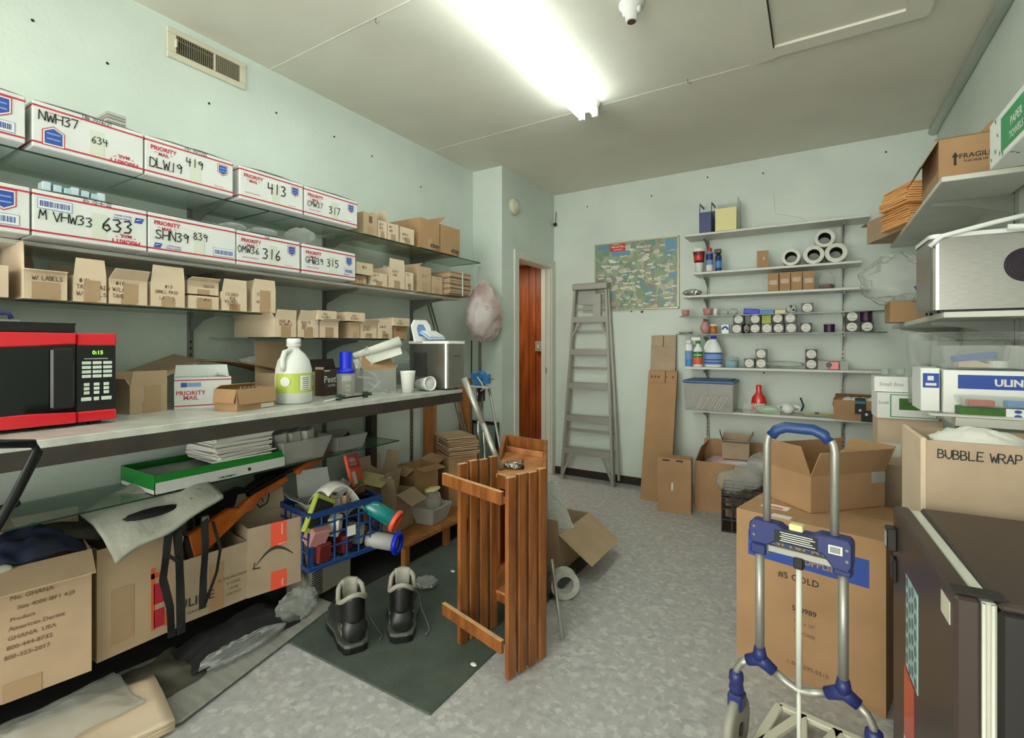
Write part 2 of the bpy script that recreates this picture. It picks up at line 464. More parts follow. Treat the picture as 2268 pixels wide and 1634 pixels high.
# door frame
df = MB()
df.box(XJ - .1, XJ, 3.73, 3.745, 0, 2.06).box(XJ - .1, XJ, 4.365, 4.38, 0, 2.06).box(XJ - .1, XJ, 3.73, 4.38, 2.045, 2.06)
df.box(XJ, XJ + .018, 3.665, 3.737, 0, 2.12).box(XJ, XJ + .018, 4.373, 4.445, 0, 2.12).box(XJ, XJ + .018, 3.737, 4.373, 2.05, 2.12)
do = struct(df.build('door_1', 'trimp', bevel=.003))
MB().box(XJ - .06, XJ - .04, 4.352, 4.365, 1.0, 1.06).build('strike_plate', 'zinc', do)
MB().box(XJ - .06, XJ - .045, 4.35, 4.365, 0, 2.045).build('door_stop', 'trimp', do)
# baseboards
struct(MB().box(XJ, -.9, YB - .012, YB, 0, .07).build('baseboard_back', 'trunk'))
struct(MB().box(XL, XL + .012, YF, YJ, 0, .07).build('baseboard_left', 'trunk'))
struct(MB().tube([(XR - .02, YF, ZC - .025), (XR - .02, YB, ZC - .025)], .028, 12).build('trim_right_cove', 'wall', smooth=True))
# nail holes and hooks on walls
n = MB()
for y, z in ((0.642, 2.519), (0.875, 2.469), (1.284, 2.471), (1.639, 2.567), (2.024, 2.574), (2.331, 2.554), (2.813, 2.479), (1.558, 1.243)):
    n.lathe([(0, 0), (.006, 0), (.004, .004), (0, .004)], 8, at(XL, y, z, ry=90))
n.build('nail_hole', 'blackm', wl)
n = MB()
for x, z in ((-1.879, 2.624), (-1.257, 2.63), (-0.78, 2.712), (-0.357, 2.669), (0.437, 2.677), (-1.441, 1.592), (-0.351, 1.058)):
    n.box(x - .005, x + .005, YB - .006, YB, z - .004, z + .006)
n.build('nail_hole', 'blackm', wb)
MB().tube([(-1.7 + 1.42, 4.445, 2.48), (-.27, 4.445, 2.33), (-.1, 4.445, 2.28), (.0, 4.445, 2.2)], .002, 6).build('wall_crack', 'wall', wb)
MB().tube([(-2.21, 4.44, 2.62), (-2.215, 4.43, 2.5)], .003, 6).lathe([(0, -.02), (.018, -.01), (.016, .012), (0, .02)], 10, at(-2.215, 4.425, 2.49)).build('cable_stub', 'trunk', wb)
# ceiling seams, hooks and hatch
cs = MB()
for q in ((-2.54, -.3, 2.93), (-2.54, .7, 1.6)):
    cs.box(q[0], q[1], q[2], q[2] + .004, ZC - .0015, ZC)
cs.build('ceiling_seam', 'ceil2', cl)
hk = MB()
for x, y in ((-1.726, 1.606), (-0.615, 2.9)):
    hk.tube([(x, y, ZC), (x, y, ZC - .02), (x + .012, y, ZC - .032), (x + .024, y, ZC - .022)], .0025, 6)
hk.build('ceiling_hook', 'zinc', cl)
struct(MB().box(-.272, -.175, .9, 2.9, ZC - .02, ZC).build('trim_hatch_left', 'ceil2'))
struct(MB().box(-.175, .345, 2.79, 2.885, ZC - .02, ZC).build('trim_hatch_front', 'ceil2'))
struct(MB().box(.345, .44, .9, 2.885, ZC - .02, ZC).build('trim_hatch_right', 'ceil2'))
struct(MB().box(-.173, .343, .9, 2.786, ZC - .008, ZC).build('trim_hatch_panel', 'ceil'))
struct(MB().box(-.179, -.173, .9, 2.79, ZC - .021, ZC).build('trim_hatch_gap', 'trunk'))

# ceiling light
def light_fixture(y0, y1, label):
    o = thing('fluorescent_light', label, 'ceiling light', (-1.205, y0, ZC))
    L_ = y1 - y0
    MB().prism([(-.075, 0), (.075, 0), (.05, -.045), (-.05, -.045)], 0, L_, Matrix(((1, 0, 0, 0), (0, 0, 1, 0), (0, 1, 0, 0), (0, 0, 0, 1)))).build('housing', 'tubeend', o)
    for x in (-.045, .045):
        MB().tube([(x, .03, -.075), (x, L_ - .03, -.075)], .017, 14).build('lamp_tube', 'tube', o, smooth=True)
        for y in (.02, L_ - .02):
            MB().box(x - .018, x + .018, y - .012, y + .012, -.095, -.04).tube([(x, y - .02, -.075), (x, y + .02, -.075)], .012, 10).build('lamp_socket', 'tubeend', o, bevel=.003)
    return o
light_fixture(.45, 2.89, 'long twin tube fluorescent fitting on the ceiling')
light_fixture(-2.9, -.5, 'added twin tube fitting, unseen behind the camera, for fill light')  # unseen fitting, added behind the camera to fill the room with light
o = thing('bulb_socket', 'bare white bulb socket on the ceiling right of the long light', 'lamp socket', (-.69, 2.13, ZC))
MB().lathe([(.055, 0), (.055, -.012), (.03, -.03), (.026, -.075), (.02, -.08)], 24).build('socket_body', 'white', o, smooth=True)
MB().lathe([(.019, -.082), (.019, -.079), (0, -.079)], 20).build('socket_contact', 'core', o)
for x in (-.03, .03):
    MB().lathe([(.012, 0), (.012, -.04), (.006, -.05)], 10, at(x, 0, 0)).build('socket_screw_boss', 'white', o, smooth=True)
o = thing('smoke_detector', 'round cream smoke detector on the wall above the door', 'smoke detector', (XJ, 3.66, 2.49))
T = at(0, 0, 0, ry=90)
MB().lathe([(.07, 0), (.07, .02), (.062, .034), (.03, .042), (0, .042)], 28, T).build('housing', 'cream', o, smooth=True)
MB().lathe([(.03, .04), (.03, .046), (0, .046)], 20, T).build('sounder_grille', 'white', o)
# wall vent
y0, y1, z0, z1 = 1.095, 1.462, 2.61, 2.748
o = thing('wall_vent', 'beige air register high on the left wall', 'vent', (XL, y0, z0))
W, H_ = y1 - y0, z1 - z0
f = MB()
f.box(0, .012, 0, W, 0, .03).box(0, .012, 0, W, H_ - .025, H_).box(0, .012, 0, .04, .03, H_ - .025).box(0, .012, W - .035, W, .03, H_ - .025).box(0, .012, W * .56, W * .58 + .004, .03, H_ - .025)
f.build('frame', 'cream', o, bevel=.003)
MB().box(.0005, .002, .04, W - .035, .03, H_ - .025).build('duct_opening', 'blackm', o)
sl = MB()
for k in range(30):
    y = .044 + k * (W - .085) / 29
    if abs(y - W * .575) < .008: continue
    sl.box(.003, .011, y, y + (.004 if y < W * .57 else .0075), .03, H_ - .025)
sl.build('louvres', mat('register_louvre', (120, 112, 92), .6), o)
MB().box(.002, .005, .04, W * .56, H_ * .66, H_ * .7).build('damper', 'cream', o)
MB().box(.012, .03, .03, .034, H_ * .35, H_ * .62).build('lever', 'cream', o)

# ---------------- left wall shelving ----------------
def bracket(o, z, depth, axis):
    # tapered arm: axis 'x' runs +x (left wall), '-y' runs -y (back wall), '-x' runs -x
    pr = [(0, 0), (depth, 0), (depth, -.012), (depth * .55, -.03), (.03, -.075), (.012, -.115), (0, -.12)]
    if axis == 'x': T = Matrix(((1, 0, 0, 0), (0, 0, 1, 0), (0, 1, 0, z), (0, 0, 0, 1)))
    elif axis == '-y': T = Matrix(((0, 0, 1, 0), (-1, 0, 0, 0), (0, 1, 0, z), (0, 0, 0, 1)))
    else: T = Matrix(((-1, 0, 0, 0), (0, 0, 1, 0), (0, 1, 0, z), (0, 0, 0, 1)))
    return MB().prism(pr, -.002, .002, T).build('bracket', 'zinc', o)
def standard(label, loc, z0, z1, arms, axis, group):
    o = thing('shelf_standard', label, 'shelf bracket strip', loc, 0, group)
    w_ = .012
    a = MB(); s_ = MB()
    if axis == 'x': a.box(0, .012, -w_, w_, z0, z1)
    elif axis == '-y': a.box(-w_, w_, -.012, 0, z0, z1)
    else: a.box(-.012, 0, -w_, w_, z0, z1)
    a.build('slotted_strip', 'zinc', o)
    k = z0 + .02
    while k < z1 - .02:
        if axis == 'x': s_.box(.012, .0125, -.003, .003, k, k + .014)
        elif axis == '-y': s_.box(-.003, .003, -.0125, -.012, k, k + .014)
        else: s_.box(-.0125, -.012, -.003, .003, k, k + .014)
        k += .03
    s_.build('slots', 'blackm', o)
    for z, d in arms: bracket(o, z, d, axis)
    return o
SG = 'slotted metal strips with brackets on the left wall'
standard('slotted metal strip on the left wall directly above the counter box marked priority mail', (XL, 1.195, 0), .4, 1.93, ((1.918, .3), (1.61, .3), (1.424, .22), (.685, .3)), 'x', SG)
standard('slotted metal strip with brackets on the left wall, behind the blue capped bottle', (XL, 1.948, 0), .4, 1.93, ((1.918, .3), (1.61, .3), (1.312, .3), (.685, .3)), 'x', SG)
standard('slotted metal strip with brackets on the left wall, behind the ice maker', (XL, 2.705, 0), .4, 1.93, ((1.918, .3), (1.61, .3), (1.312, .3)), 'x', SG)
standard('slotted metal strip on the left wall behind the red microwave', (XL, .42, 0), .4, 1.93, ((1.918, .3), (1.61, .3), (1.424, .3)), 'x', SG)
def glass_shelf(label, x0, x1, y0, y1, z, axis='x'):
    o = thing('glass_shelf', label, 'shelf', ((x0 + x1) / 2, y0, z))
    w_ = (x1 - x0) / 2
    MB().box(-w_, w_, 0, y1 - y0, 0, .006).build('glass_pane', 'glass', o)
    e = MB()
    if axis == 'x': e.box(w_, w_ + .0008, 0, y1 - y0, 0, .006).box(-w_, w_, y1 - y0, y1 - y0 + .0008, 0, .006)
    else: e.box(-w_, w_, -.0008, 0, 0, .006)
    e.build('polished_edge', 'glassedge', o)
    return o
glass_shelf('top glass shelf on the left wall under the leftmost white mailing boxes', -2.53, -2.22, -.4, 1.40, 1.919)
glass_shelf('top glass shelf on the left wall with its end sticking out past the brown boxes', -2.53, -2.22, 1.405, 3.14, 1.919)
glass_shelf('third glass shelf on the left wall holding the row of labelled cartons above the microwave', -2.53, -2.22, -.4, 1.39, 1.425)
glass_shelf('short low glass shelf on the left wall holding eight small cartons', -2.53, -2.20, 1.28, 2.28, 1.313)
glass_shelf('glass shelf under the counter holding the green and white tray', -2.53, -2.2, .2, 2.24, .686)
o = thing('white_shelf', 'white laminate shelf on the left wall holding the second row of white boxes', 'shelf', (-2.371, -.4, 1.611))
MB().box(-.155, .155, 0, 3.28, 0, .015).build('shelf_board', 'lam', o, bevel=.002)
# counter
o = thing('counter', 'long light grey counter with a dark front edge along the left wall', 'counter', (-1.8, -.5, 0))
MB().box(-.725, 0, 0, 2.86, .998, 1.022).build('worktop', 'counter', o, bevel=.002)
MB().box(-.02, .002, 0, 2.86, .948, .998).build('front_fascia', 'fascia', o)
MB().box(-.725, -.02, 2.83, 2.86, .948, .998).build('end_fascia', 'fascia', o)
MB().box(-.725, -.02, 0, 2.83, .97, .998).build('underside_frame', 'fascia', o)
MB().box(-.715, -.66, 2.75, 2.80, 0, .948).build('leg', 'fascia', o)
MB().box(-.70, -.62, .03, .075, 0, .948).build('leg', 'pine', o)
# low plinths along the floor
o = thing('low_platform', 'low dark plinth under the cartons along the left wall', 'platform', (-2.25, -.4, 0))
MB().box(-.28, 0, 0, 1.92, .128, .15).build('top_board', 'fascia', o)
for y in (0, 1.88):
    MB().box(-.28, -.03, y, y + .04, 0, .128).build('support', 'blackm', o)
o = thing('low_stand', 'low wooden stand on short legs under the clear tub and carton', 'stand', (-1.98, 2.05, 0))
MB().box(-.52, 0, 0, .9, .125, .145).build('top_board', 'pine', o)
for x in (-.5, -.05):
    for y in (.03, .40, .84):
        MB().box(x, x + .035, y, y + .035, 0, .125).build('leg', 'pine', o)
# mats
o = tag(MB().box(-2.03, -1.132, 1.3, 2.95, .001, .008).build('floor_mat', 'mat', bevel=.003), 'dark green rubber mat lying under the boots and the slatted wooden stand', 'mat')
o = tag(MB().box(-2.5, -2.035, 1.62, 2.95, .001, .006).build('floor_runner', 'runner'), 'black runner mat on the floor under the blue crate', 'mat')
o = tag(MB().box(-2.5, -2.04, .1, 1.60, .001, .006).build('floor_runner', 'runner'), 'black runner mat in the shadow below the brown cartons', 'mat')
pl = [(-2.3, .74), (-1.90, .765), (-1.835, .79), (-1.815, .83), (-1.99, 1.57), (-2.02, 1.60), (-2.2, 1.58)]
o = tag(MB().prism(pl, .009, .019).build('grey_board', 'plank', bevel=.003), 'worn light grey board with rounded corners on the floor left of the mat', 'board')

# ---------------- white mailing boxes ----------------
SHP = [(-.5, .5), (.5, .5), (.5, -.28), (0, -.55), (-.5, -.28)]
def shield(B1, B2, B3, x, z, s, flip=0):
    for B, k, e in ((B1, 1.28, 0), (B2, 1.16, .0004), (B3, 1.0, .0008)):
        B.prism([(a * s * k * .9, b * s * k) for a, b in SHP], -.0002 + e, .0003 + e, up(x, z, -.001, flip))
def mail_box(label, y0, y1, xf, zb, h, lay, hands, d=.32, top=''):
    """front faces the room (+x); local x runs along the shelf"""
    w = y1 - y0 - .003
    o = thing('mailing_box', label, 'box', (xf, (y0 + y1) / 2, zb), 90, 'white mailing boxes on the left wall shelves')
    x = w / 2
    MB().box(-x, x, 0, d, 0, h).build('box_body', 'white', o, bevel=.003)
    lid = MB()
    lid.grid(lambda u, v: (-x + .004 + u * (w - .008), .003 + v * (d - .01), h + .001 + .010 * math.sin(u * 3.14) * (.6 + .5 * noise.noise(Vector((u * 4, v * 3, y0 * 9))))), 14, 8)
    lid.build('lid', 'white', o, smooth=True)
    for z in (.014, h - .018):
        MB().box(-x, x, -.0012, -.0006, z, z + .0055).box(-x - .0006, -x, 0, d, z, z + .0055).build('red_stripe', 'redink', o)
    def txt(body, size, px_, pz_, m, rot=0, bold=.02):
        MB().text(body, size, up(px_, pz_, -.0016, rot), bold=bold, align='CENTER').build('printed_text', m, o)
    def prio(px_, pz_, s=1, rot=0):
        txt('PRIORITY', .021 * s, px_, pz_, 'redink', rot, .03)
        txt('* MAIL *', .017 * s, px_, pz_ + (.019 * s if rot else -.019 * s), 'redink', rot, .025)
    def small(px_, pz_):
        txt('LARGE FLAT RATE BOX', .0068, px_, pz_, 'redink', 0, .01)
    def barcode(px_, pz_, bw=.075):
        c = MB().box(-bw / 2 - .006, bw / 2 + .006, -.017, .017, -.0002, .0002, up(px_, pz_, -.001)).build('barcode_frame', 'lblue', o)
        MB().box(-bw / 2 - .004, bw / 2 + .004, -.015, .015, -.0002, .0004, up(px_, pz_, -.0012)).build('barcode_ground', 'paper', c)
        b = MB(); k = -bw / 2
        rnd = random.Random(int(px_ * 1000))
        while k < bw / 2 - .003:
            q = rnd.choice((.0012, .002, .003))
            b.box(k, k + q, -.009, .009, -.0001, .0002, up(px_, pz_, -.0018))
            k += q + rnd.choice((.0012, .002))
        b.build('barcode', 'blue', c)
    def eagle(px_, pz_, s=1):
        c = MB().prism([(-.012 * s, -.008 * s), (.008 * s, -.008 * s), (.014 * s, .008 * s), (-.008 * s, .008 * s)], -.0002, .0004, up(px_, pz_, -.001)).build('eagle_logo', 'blue', o)
        MB().prism([(-.009 * s, -.002 * s), (.010 * s, .004 * s), (-.004 * s, .002 * s)], 0, .0004, up(px_, pz_, -.0015)).build('eagle_wing', 'paper', c)
    def shld(px_, pz_, s, flip=0):
        A, B, D = MB(), MB(), MB()
        shield(A, B, D, px_, pz_, s, flip)
        c = A.build('shield_emblem', 'redink', o); B.build('shield_border', 'paper', c); D.build('shield_field', 'blue', c)
        for dz in (.17 * s, -.17 * s):
            MB().box(-.34 * s, .34 * s, -.05 * s, .05 * s, 0, .0004, up(px_, pz_ + dz, -.0022)).build('shield_print', 'lblue', c)
    if lay in 'AE':
        prio(-x + .062, h - .045); small(-x + .058, .034)
        shld(x - .045, h - .048, .036)
        txt('KEEP US POSTED', .005, x - .06, .026, 'redink')
        if lay == 'E': barcode(x - .045, .045, .052)
    if lay == 'B':
        shld(-x + .052, .045, .05, 180)
        prio(x - .062, .028, 1, 180); small(-x + .075, h - .03)
    if lay == 'C':
        barcode(-x + .055, h - .042); prio(x - .066, .03, 1, 180); eagle(x - .026, h - .042, 1.2)
        txt('UNITED STATES', .0075, x - .075, h - .038, 'blue'); txt('POSTAL SERVICE', .0075, x - .075, h - .048, 'blue')
    if lay == 'D':
        prio(-x + .062, h - .042); eagle(-x + .03, .03, 1.1); txt('UNITED STATES', .007, -x + .085, .031, 'blue'); txt('POSTAL SERVICE', .007, -x + .085, .022, 'blue'); barcode(x - .05, .04)
    if lay == 'P':
        shld(x - .06, h - .05, .05); barcode(x - .06, .04, .06)
    MB().box(-.006, .034, -.0009, -.0001, .012, h * .72).build('clear_tape', 'tapeonwhite', o)
    for s, fx, fz, sz in hands:
        MB().hand(s, sz, up(fx * w - x, fz * h, -.0024), wd=.11).build('handwriting', 'ink', o)
    if top: MB().hand(top, .012, up(-.03, h - .012, -.0024), wd=.13).build('handwriting', 'ink', o)
    return o
M['tapeonwhite'] = mat('clear_tape_on_white', (206, 210, 196), .25)
mail_box('white mailing box cut off by the left picture edge on the top shelf', .2, 0.528, -2.15, 1.925, .15, 'P', [])
mail_box('white mailing box with upside down print, handwritten NWH37 and 634', 0.541, 0.853, -2.15, 1.925, .15, 'B', [('NWH37', .05, .62, .03), ('634', .49, .42, .024)], top='186 10/6/21')
mail_box('white mailing box handwritten DLW19 and 419 on the top shelf', 0.855, 1.188, -2.15, 1.925, .15, 'A', [('DLW19', .045, .25, .034), ('419', .43, .52, .032)], top='191 10/1/22')
mail_box('white mailing box handwritten 413 on the top shelf', 1.213, 1.531, -2.15, 1.925, .148, 'A', [('413', .42, .42, .045)])
mail_box('white mailing box handwritten CMW37 and 317 on the top shelf', 1.536, 1.869, -2.15, 1.925, .146, 'A', [('CMW37', .05, .36, .026), ('317', .43, .3, .036)])
mail_box('white mailing box at the left picture edge on the second shelf, blue shield showing', .19, 0.529, -2.11, 1.628, .15, 'P', [])
mail_box('white mailing box handwritten VHW33 and large 633', 0.531, 0.848, -2.11, 1.628, .15, 'C', [('M VHW33', .05, .38, .03), ('633', .57, .36, .044)], top='65 10-6-22')
mail_box('white mailing box handwritten SHN39 and 839', 0.85, 1.177, -2.11, 1.628, .15, 'D', [('SHN39', .07, .36, .034), ('839', .47, .5, .028)])
mail_box('white mailing box handwritten OMW36 and 316', 1.179, 1.485, -2.11, 1.628, .148, 'A', [('OMW36', .01, .38, .028), ('316', .38, .3, .044)], top='153')
mail_box('white mailing box handwritten GHW39 and 315 on the second shelf', 1.495, 1.822, -2.11, 1.628, .146, 'E', [('GHW39', .05, .38, .03), ('315', .43, .38, .036)])
# things lying on the mailing boxes
o = thing('cassette_stack', 'small stack of grey cases on the mailing box marked 634', 'cases', (-2.29, .80, 2.092))
for k in range(5):
    MB().box(-.05, .05, -.03, .03, k * .0125, k * .0125 + .011).build('case', 'grey' if k % 2 else 'greybox', o, bevel=.001)
g = None
for k in range(7):
    p = MB().box(-.035, .035, -.011, .011, 0, .035 - .004 * (k % 3)).build('small_box', mat('pale_pack_%d' % k, (188 - 8 * (k % 3), 204, 214), .5), bevel=.002)
    p.location = (-2.2, .585 + k * .0245, 1.79); p.rotation_euler = (0, R(5), R(6 * (k % 3) - 6))
    tag(p, 'one of seven small pale packs in a row on the mailing box marked VHW33', 'pack', 'small pale packs on the mailing box marked VHW33')
for k, (y, r_, s_) in enumerate(((1.22, (.06, .05, .018), 3), (1.36, (.07, .06, .02), 5), (1.56, (.08, .06, .04), 8))):
    tag(MB().blob((-2.22, y, 1.789 + r_[2]), r_, .15, 2, s_).build('crumpled_bag', 'bag', smooth=True), ('flat clear bag on the mailing box marked 316, left one', 'clear bag with pink print on the mailing box marked 316, right one', 'crumpled dull pouch on the mailing box marked 315')[k], 'bag')

# ---------------- cartons on the left shelves ----------------
def row(items, xf, z, group):
    for (u0, u1, h, d, fl, marks, m, label) in items:
        carton(label, (xf, (u0 + u1) / 2, z), 90, u1 - u0 - .004, d, h, flaps=fl[0], fl=fl[1], marks=marks, m=m, t=.003, group=group)
GA = 'brown boxes at the right end of the top shelf'
h3 = lambda a, b_='', c='': [('h', a, -.36, .70, .014, 'brownink')] + ([('h', b_, -.38, .48, .014, 'brownink')] if b_ else []) + ([('h', c, -.36, .26, .014, 'brownink')] if c else [])
row([
 (1.957, 2.067, .125, .25, ({'b': -85}, .06), [('r', (.025, .04), 0, .7, 0, 'print')], 'card', 'square edged brown box beside the white box marked 317, dark printed square on it'),
 (2.07, 2.143, .1, .2, ({'l': 12, 'b': -80}, .05), h3('#14', 'BOX'), 'cardp', 'narrow brown box on the top shelf with one flap standing on its left'),
 (2.146, 2.241, .1, .2, ({'b': 10, 'l': 8}, .07), h3('#9', '4X5'), 'cardp', 'brown box on the top shelf with a tall flap standing at the back'),
 (2.254, 2.38, .1, .1, ({'l': 80}, .03), [('h', 'SAMPLES', -.4, .5, .012, 'brownink'), ('h', 'BOXES', -.36, .2, .012, 'brownink')], 'cardp', 'small slope topped brown box in front of the big box marked ebay'),
], -2.205, 1.925, GA)
carton('tall brown box marked ebay on the top shelf, left one of two', (-2.2, 2.5255, 1.925), 90, .195, .28, .195, flaps={'r': (50, .09)}, m='card2', marks=[('t', 'ebay', .25, .08, .05, 'ink')], group=GA)
carton('tall brown box marked ebay at the right end of the top shelf', (-2.2, 2.7445, 1.925), 90, .215, .26, .19, closed=True, m='card2', marks=[('t', 'ebay', .24, .08, .05, 'ink')], group=GA)
GB = 'brown boxes at the right end of the second shelf'
row([
 (1.877, 1.951, .045, .2, ({}, .03), [('h', 'LABELS', -.4, .4, .01, 'brownink')], 'card', 'low brown box under another beside the white box marked 315'),
 (1.981, 2.111, .075, .2, ({'b': (5, .07)}, .05), [('h', 'DLW 19', -.4, .72, .012, 'brownink'), ('h', 'LABEL', -.4, .3, .012, 'brownink')], 'cardp', 'low brown box on the second shelf with a wide flap standing behind'),
 (2.124, 2.259, .122, .24, ({'f': 0, 'b': 0}, .055), [('h', 'CLW 81', -.3, .78, .014, 'brownink'), ('h', 'LABEL', -.28, .6, .012, 'brownink')], 'cardp', 'tallest open brown box on the second shelf with an upright front flap'),
 (2.263, 2.336, .11, .2, ({'b': (0, .06)}, .05), [('h', 'CLW', -.4, .8, .012, 'brownink'), ('h', 'PAID', -.3, .2, .01, 'brownink')], 'cardp', 'narrow brown box right of the tallest open box on the second shelf'),
 (2.382, 2.504, .165, .24, ({'l': (-60, .05)}, .05), [('h', 'CZJY', -.25, .58, .014, 'brownink')], 'card', 'tall brown box with clear tape down its front on the second shelf'),
 (2.509, 2.623, .115, .2, ({}, .04), [('h', 'CLT', 0, .85, .01, 'brownink')], 'card', 'plain low box between the tall taped box and the strapped bundle'),
], -2.17, 1.628, GB)
carton('small closed box stacked beside the white box marked 315', (-2.15, 1.92, 1.678), 90, .12, .2, .062, closed=True, m='cardp', marks=[('h', '#24', -.15, .5, .016, 'brownink')], t=.003)
o = thing('cardboard_bundle', 'bundle of flattened brown boxes held by a white strap', 'cardboard bundle', (-2.12, 2.7560000000000002, 1.628), 90)
for k in range(13):
    MB().box(-.118 + random.uniform(-.004, .004), .118 + random.uniform(-.006, .006), random.uniform(-.008, .008), .2, k * .0125, k * .0125 + .011).build('flat_box', 'card3' if k % 3 else 'cardin', o)
MB().box(.005, .017, -.011, -.009, 0, .165).box(.005, .017, -.011, .205, .163, .165).build('strap', 'paper', o)
GC = 'labelled brown boxes on the third shelf'
tx = lambda a, b_, c: [('h', a, -.34, .74, .014, 'brownink'), ('h', b_, -.42, .5, .014, 'brownink'), ('h', c, -.42, .24, .014, 'brownink'), ('r', (.045, .07), .05, .45, 0, 'tape')]
carton('cut off small box at the left picture edge on the third shelf', (-2.16, .43, 1.431), 90, .12, .2, .1, flaps={'b': 0}, fl=.06, m='cardp', t=.003, group=GC)
row([
 (0.52, 0.632, .095, .3, ({'f': (100, .03), 'b': 20, 'l': 0}, .09), [('h', 'W/ LABELS', -.32, .66, .013, 'brownink'), ('h', 'TAX PAID', -.3, .22, .013, 'brownink'), ('r', (.07, .055), 0, .3, 0, 'tape')], 'cardp', 'widest open box at the left of the third shelf, handwritten tax paid, wavy flaps'),
 (0.645, 0.74, .09, .25, ({'f': (0, .06), 'b': 0}, .06), tx('#14', 'TAXES PAID', 'W/ LABELS'), 'cardp', 'box handwritten 14 with an upright front flap on the third shelf'),
 (0.744, 0.866, .09, .25, ({'b': 0, 'f': (50, .05)}, .06), tx('#10', 'W/LABELS', 'TAXES PD'), 'cardp', 'box handwritten 10 with its front flap tilted outward on the third shelf'),
 (0.874, 0.996, .092, .26, ({'f': (2, .066)}, .066), [('h', '#10', -.1, .78, .013, 'brownink'), ('h', 'SMALL PAID', -.38, .55, .012, 'brownink'), ('h', 'LABELS', -.25, .3, .012, 'brownink'), ('r', (.03, .04), 0, .2, 0, 'tape')], 'cardp', 'box with the tallest upright front flap in the middle of the third shelf'),
 (1.007, 1.128, .053, .25, ({}, .04), [('h', 'STEWMAN', -.25, .6, .012, 'brownink'), ('r', (.06, .03), 0, .35, 0, 'tape')], 'cardp', 'lower box of the small stack on the third shelf'),
 (1.138, 1.249, .08, .25, ({'f': (5, .055), 'b': 0}, .055), [('h', 'CS GOLD', -.36, .8, .012, 'brownink'), ('h', '#18', -.2, .6, .012, 'brownink'), ('h', 'W/LABEL', -.4, .42, .012, 'brownink'), ('h', 'TAXES', -.3, .24, .012, 'brownink'), ('h', 'PAID', -.2, .06, .012, 'brownink')], 'cardp', 'box handwritten 18 taxes paid right of the small stack on the third shelf'),
 (1.273, 1.386, .105, .27, ({'f': (4, .045), 'l': -30}, .05), [('h', 'CS GOLD', -.32, .72, .013, 'brownink'), ('h', '#6', -.1, .56, .012, 'brownink'), ('h', 'W/LABELS', -.34, .4, .012, 'brownink'), ('h', 'TAXES', -.2, .26, .012, 'brownink'), ('h', 'PAID', -.2, .1, .012, 'brownink'), ('r', (.05, .1), .03, .48, 0, 'tape')], 'cardp', 'tall box handwritten 6 at the right end of the third shelf'),
], -2.15, 1.431, GC)
carton('upper box of the small stack on the third shelf', (-2.16, 1.0695, 1.491), 90, .122, .25, .055, flaps={'f': (70, .03)}, fl=.05, m='cardp', marks=[('h', 'GOLD #1', 0, .55, .01, 'brownink')], t=.003, group=GC)
GD = 'small cartons on the short low glass shelf'
row([
 (1.372, 1.487, .085, .34, ({'f': (15, .045), 'b': (0, .09), 'l': 30}, .05), [('h', 'ROOF #4', -.3, .8, .013, 'brownink'), ('h', 'W/LABELS', -.3, .64, .012, 'brownink'), ('r', (.05, .06), 0, .32, 0, 'tape')], 'cardp', 'leftmost box on the short glass shelf, its pointed top flap open'),
 (1.492, 1.612, .085, .25, ({'f': (20, .05), 'b': 0}, .06), [('h', 'DLW 19', -.34, .8, .013, 'brownink'), ('h', '#20', -.3, .62, .012, 'brownink'), ('h', 'TAX PAID', -.34, .46, .012, 'brownink'), ('r', (.05, .045), 0, .22, 0, 'tape')], 'cardp', 'box handwritten DLW 19 on the short glass shelf'),
 (1.617, 1.734, .082, .2, ({'f': (60, .03)}, .04), [('r', (.05, .05), 0, .35, 0, 'tape')], 'cardp', 'box on the short glass shelf under the tilted small box'),
 (1.808, 1.876, .085, .15, ({}, .04), [], 'card', 'narrow shaded box set back on the short glass shelf'),
 (1.879, 2.001, .075, .28, ({'f': (50, .045), 'b': 0}, .06), [('h', 'CLW 35', -.32, .78, .012, 'brownink'), ('h', 'W/LABELS', -.36, .58, .011, 'brownink'), ('h', '#18', -.1, .22, .012, 'brownink')], 'cardp', 'box handwritten with labels 18 and its front flap leaning out'),
 (2.005, 2.125, .078, .25, ({'f': (4, .035), 'b': 0}, .04), [('h', 'CHW 35', -.36, .8, .012, 'brownink'), ('h', 'TAX', -.2, .4, .012, 'brownink'), ('h', 'PAID', -.1, .18, .012, 'brownink')], 'cardp', 'box handwritten CHW 35 on the short glass shelf'),
 (2.133, 2.243, .07, .25, ({'f': (75, .025)}, .03), [('h', 'CHW 3', -.3, .7, .012, 'brownink')], 'card2', 'box at the right end of the short glass shelf under a lighter lid box'),
], -2.14, 1.32, GD)
for a, b_, z, lb in ((1.59, 1.707, 1.410, 'tilted small box stacked above the short glass shelf, handwritten 12'), (1.771, 1.897, 1.412, 'small closed box standing on the narrow shaded box, handwritten 18'), (2.113, 2.25, 1.398, 'small box stacked at the right end of the short glass shelf')):
    carton(lb, (-2.12, (a + b_) / 2, z), 90, b_ - a - .004, .18, .044, closed=True, m='cardp', t=.003, marks=[('h', '#18', -.2, .55, .011, 'brownink'), ('h', 'W/LABELS', -.3, .2, .01, 'brownink')])

# ---------------- things on the counter ----------------
ZT = 1.0225
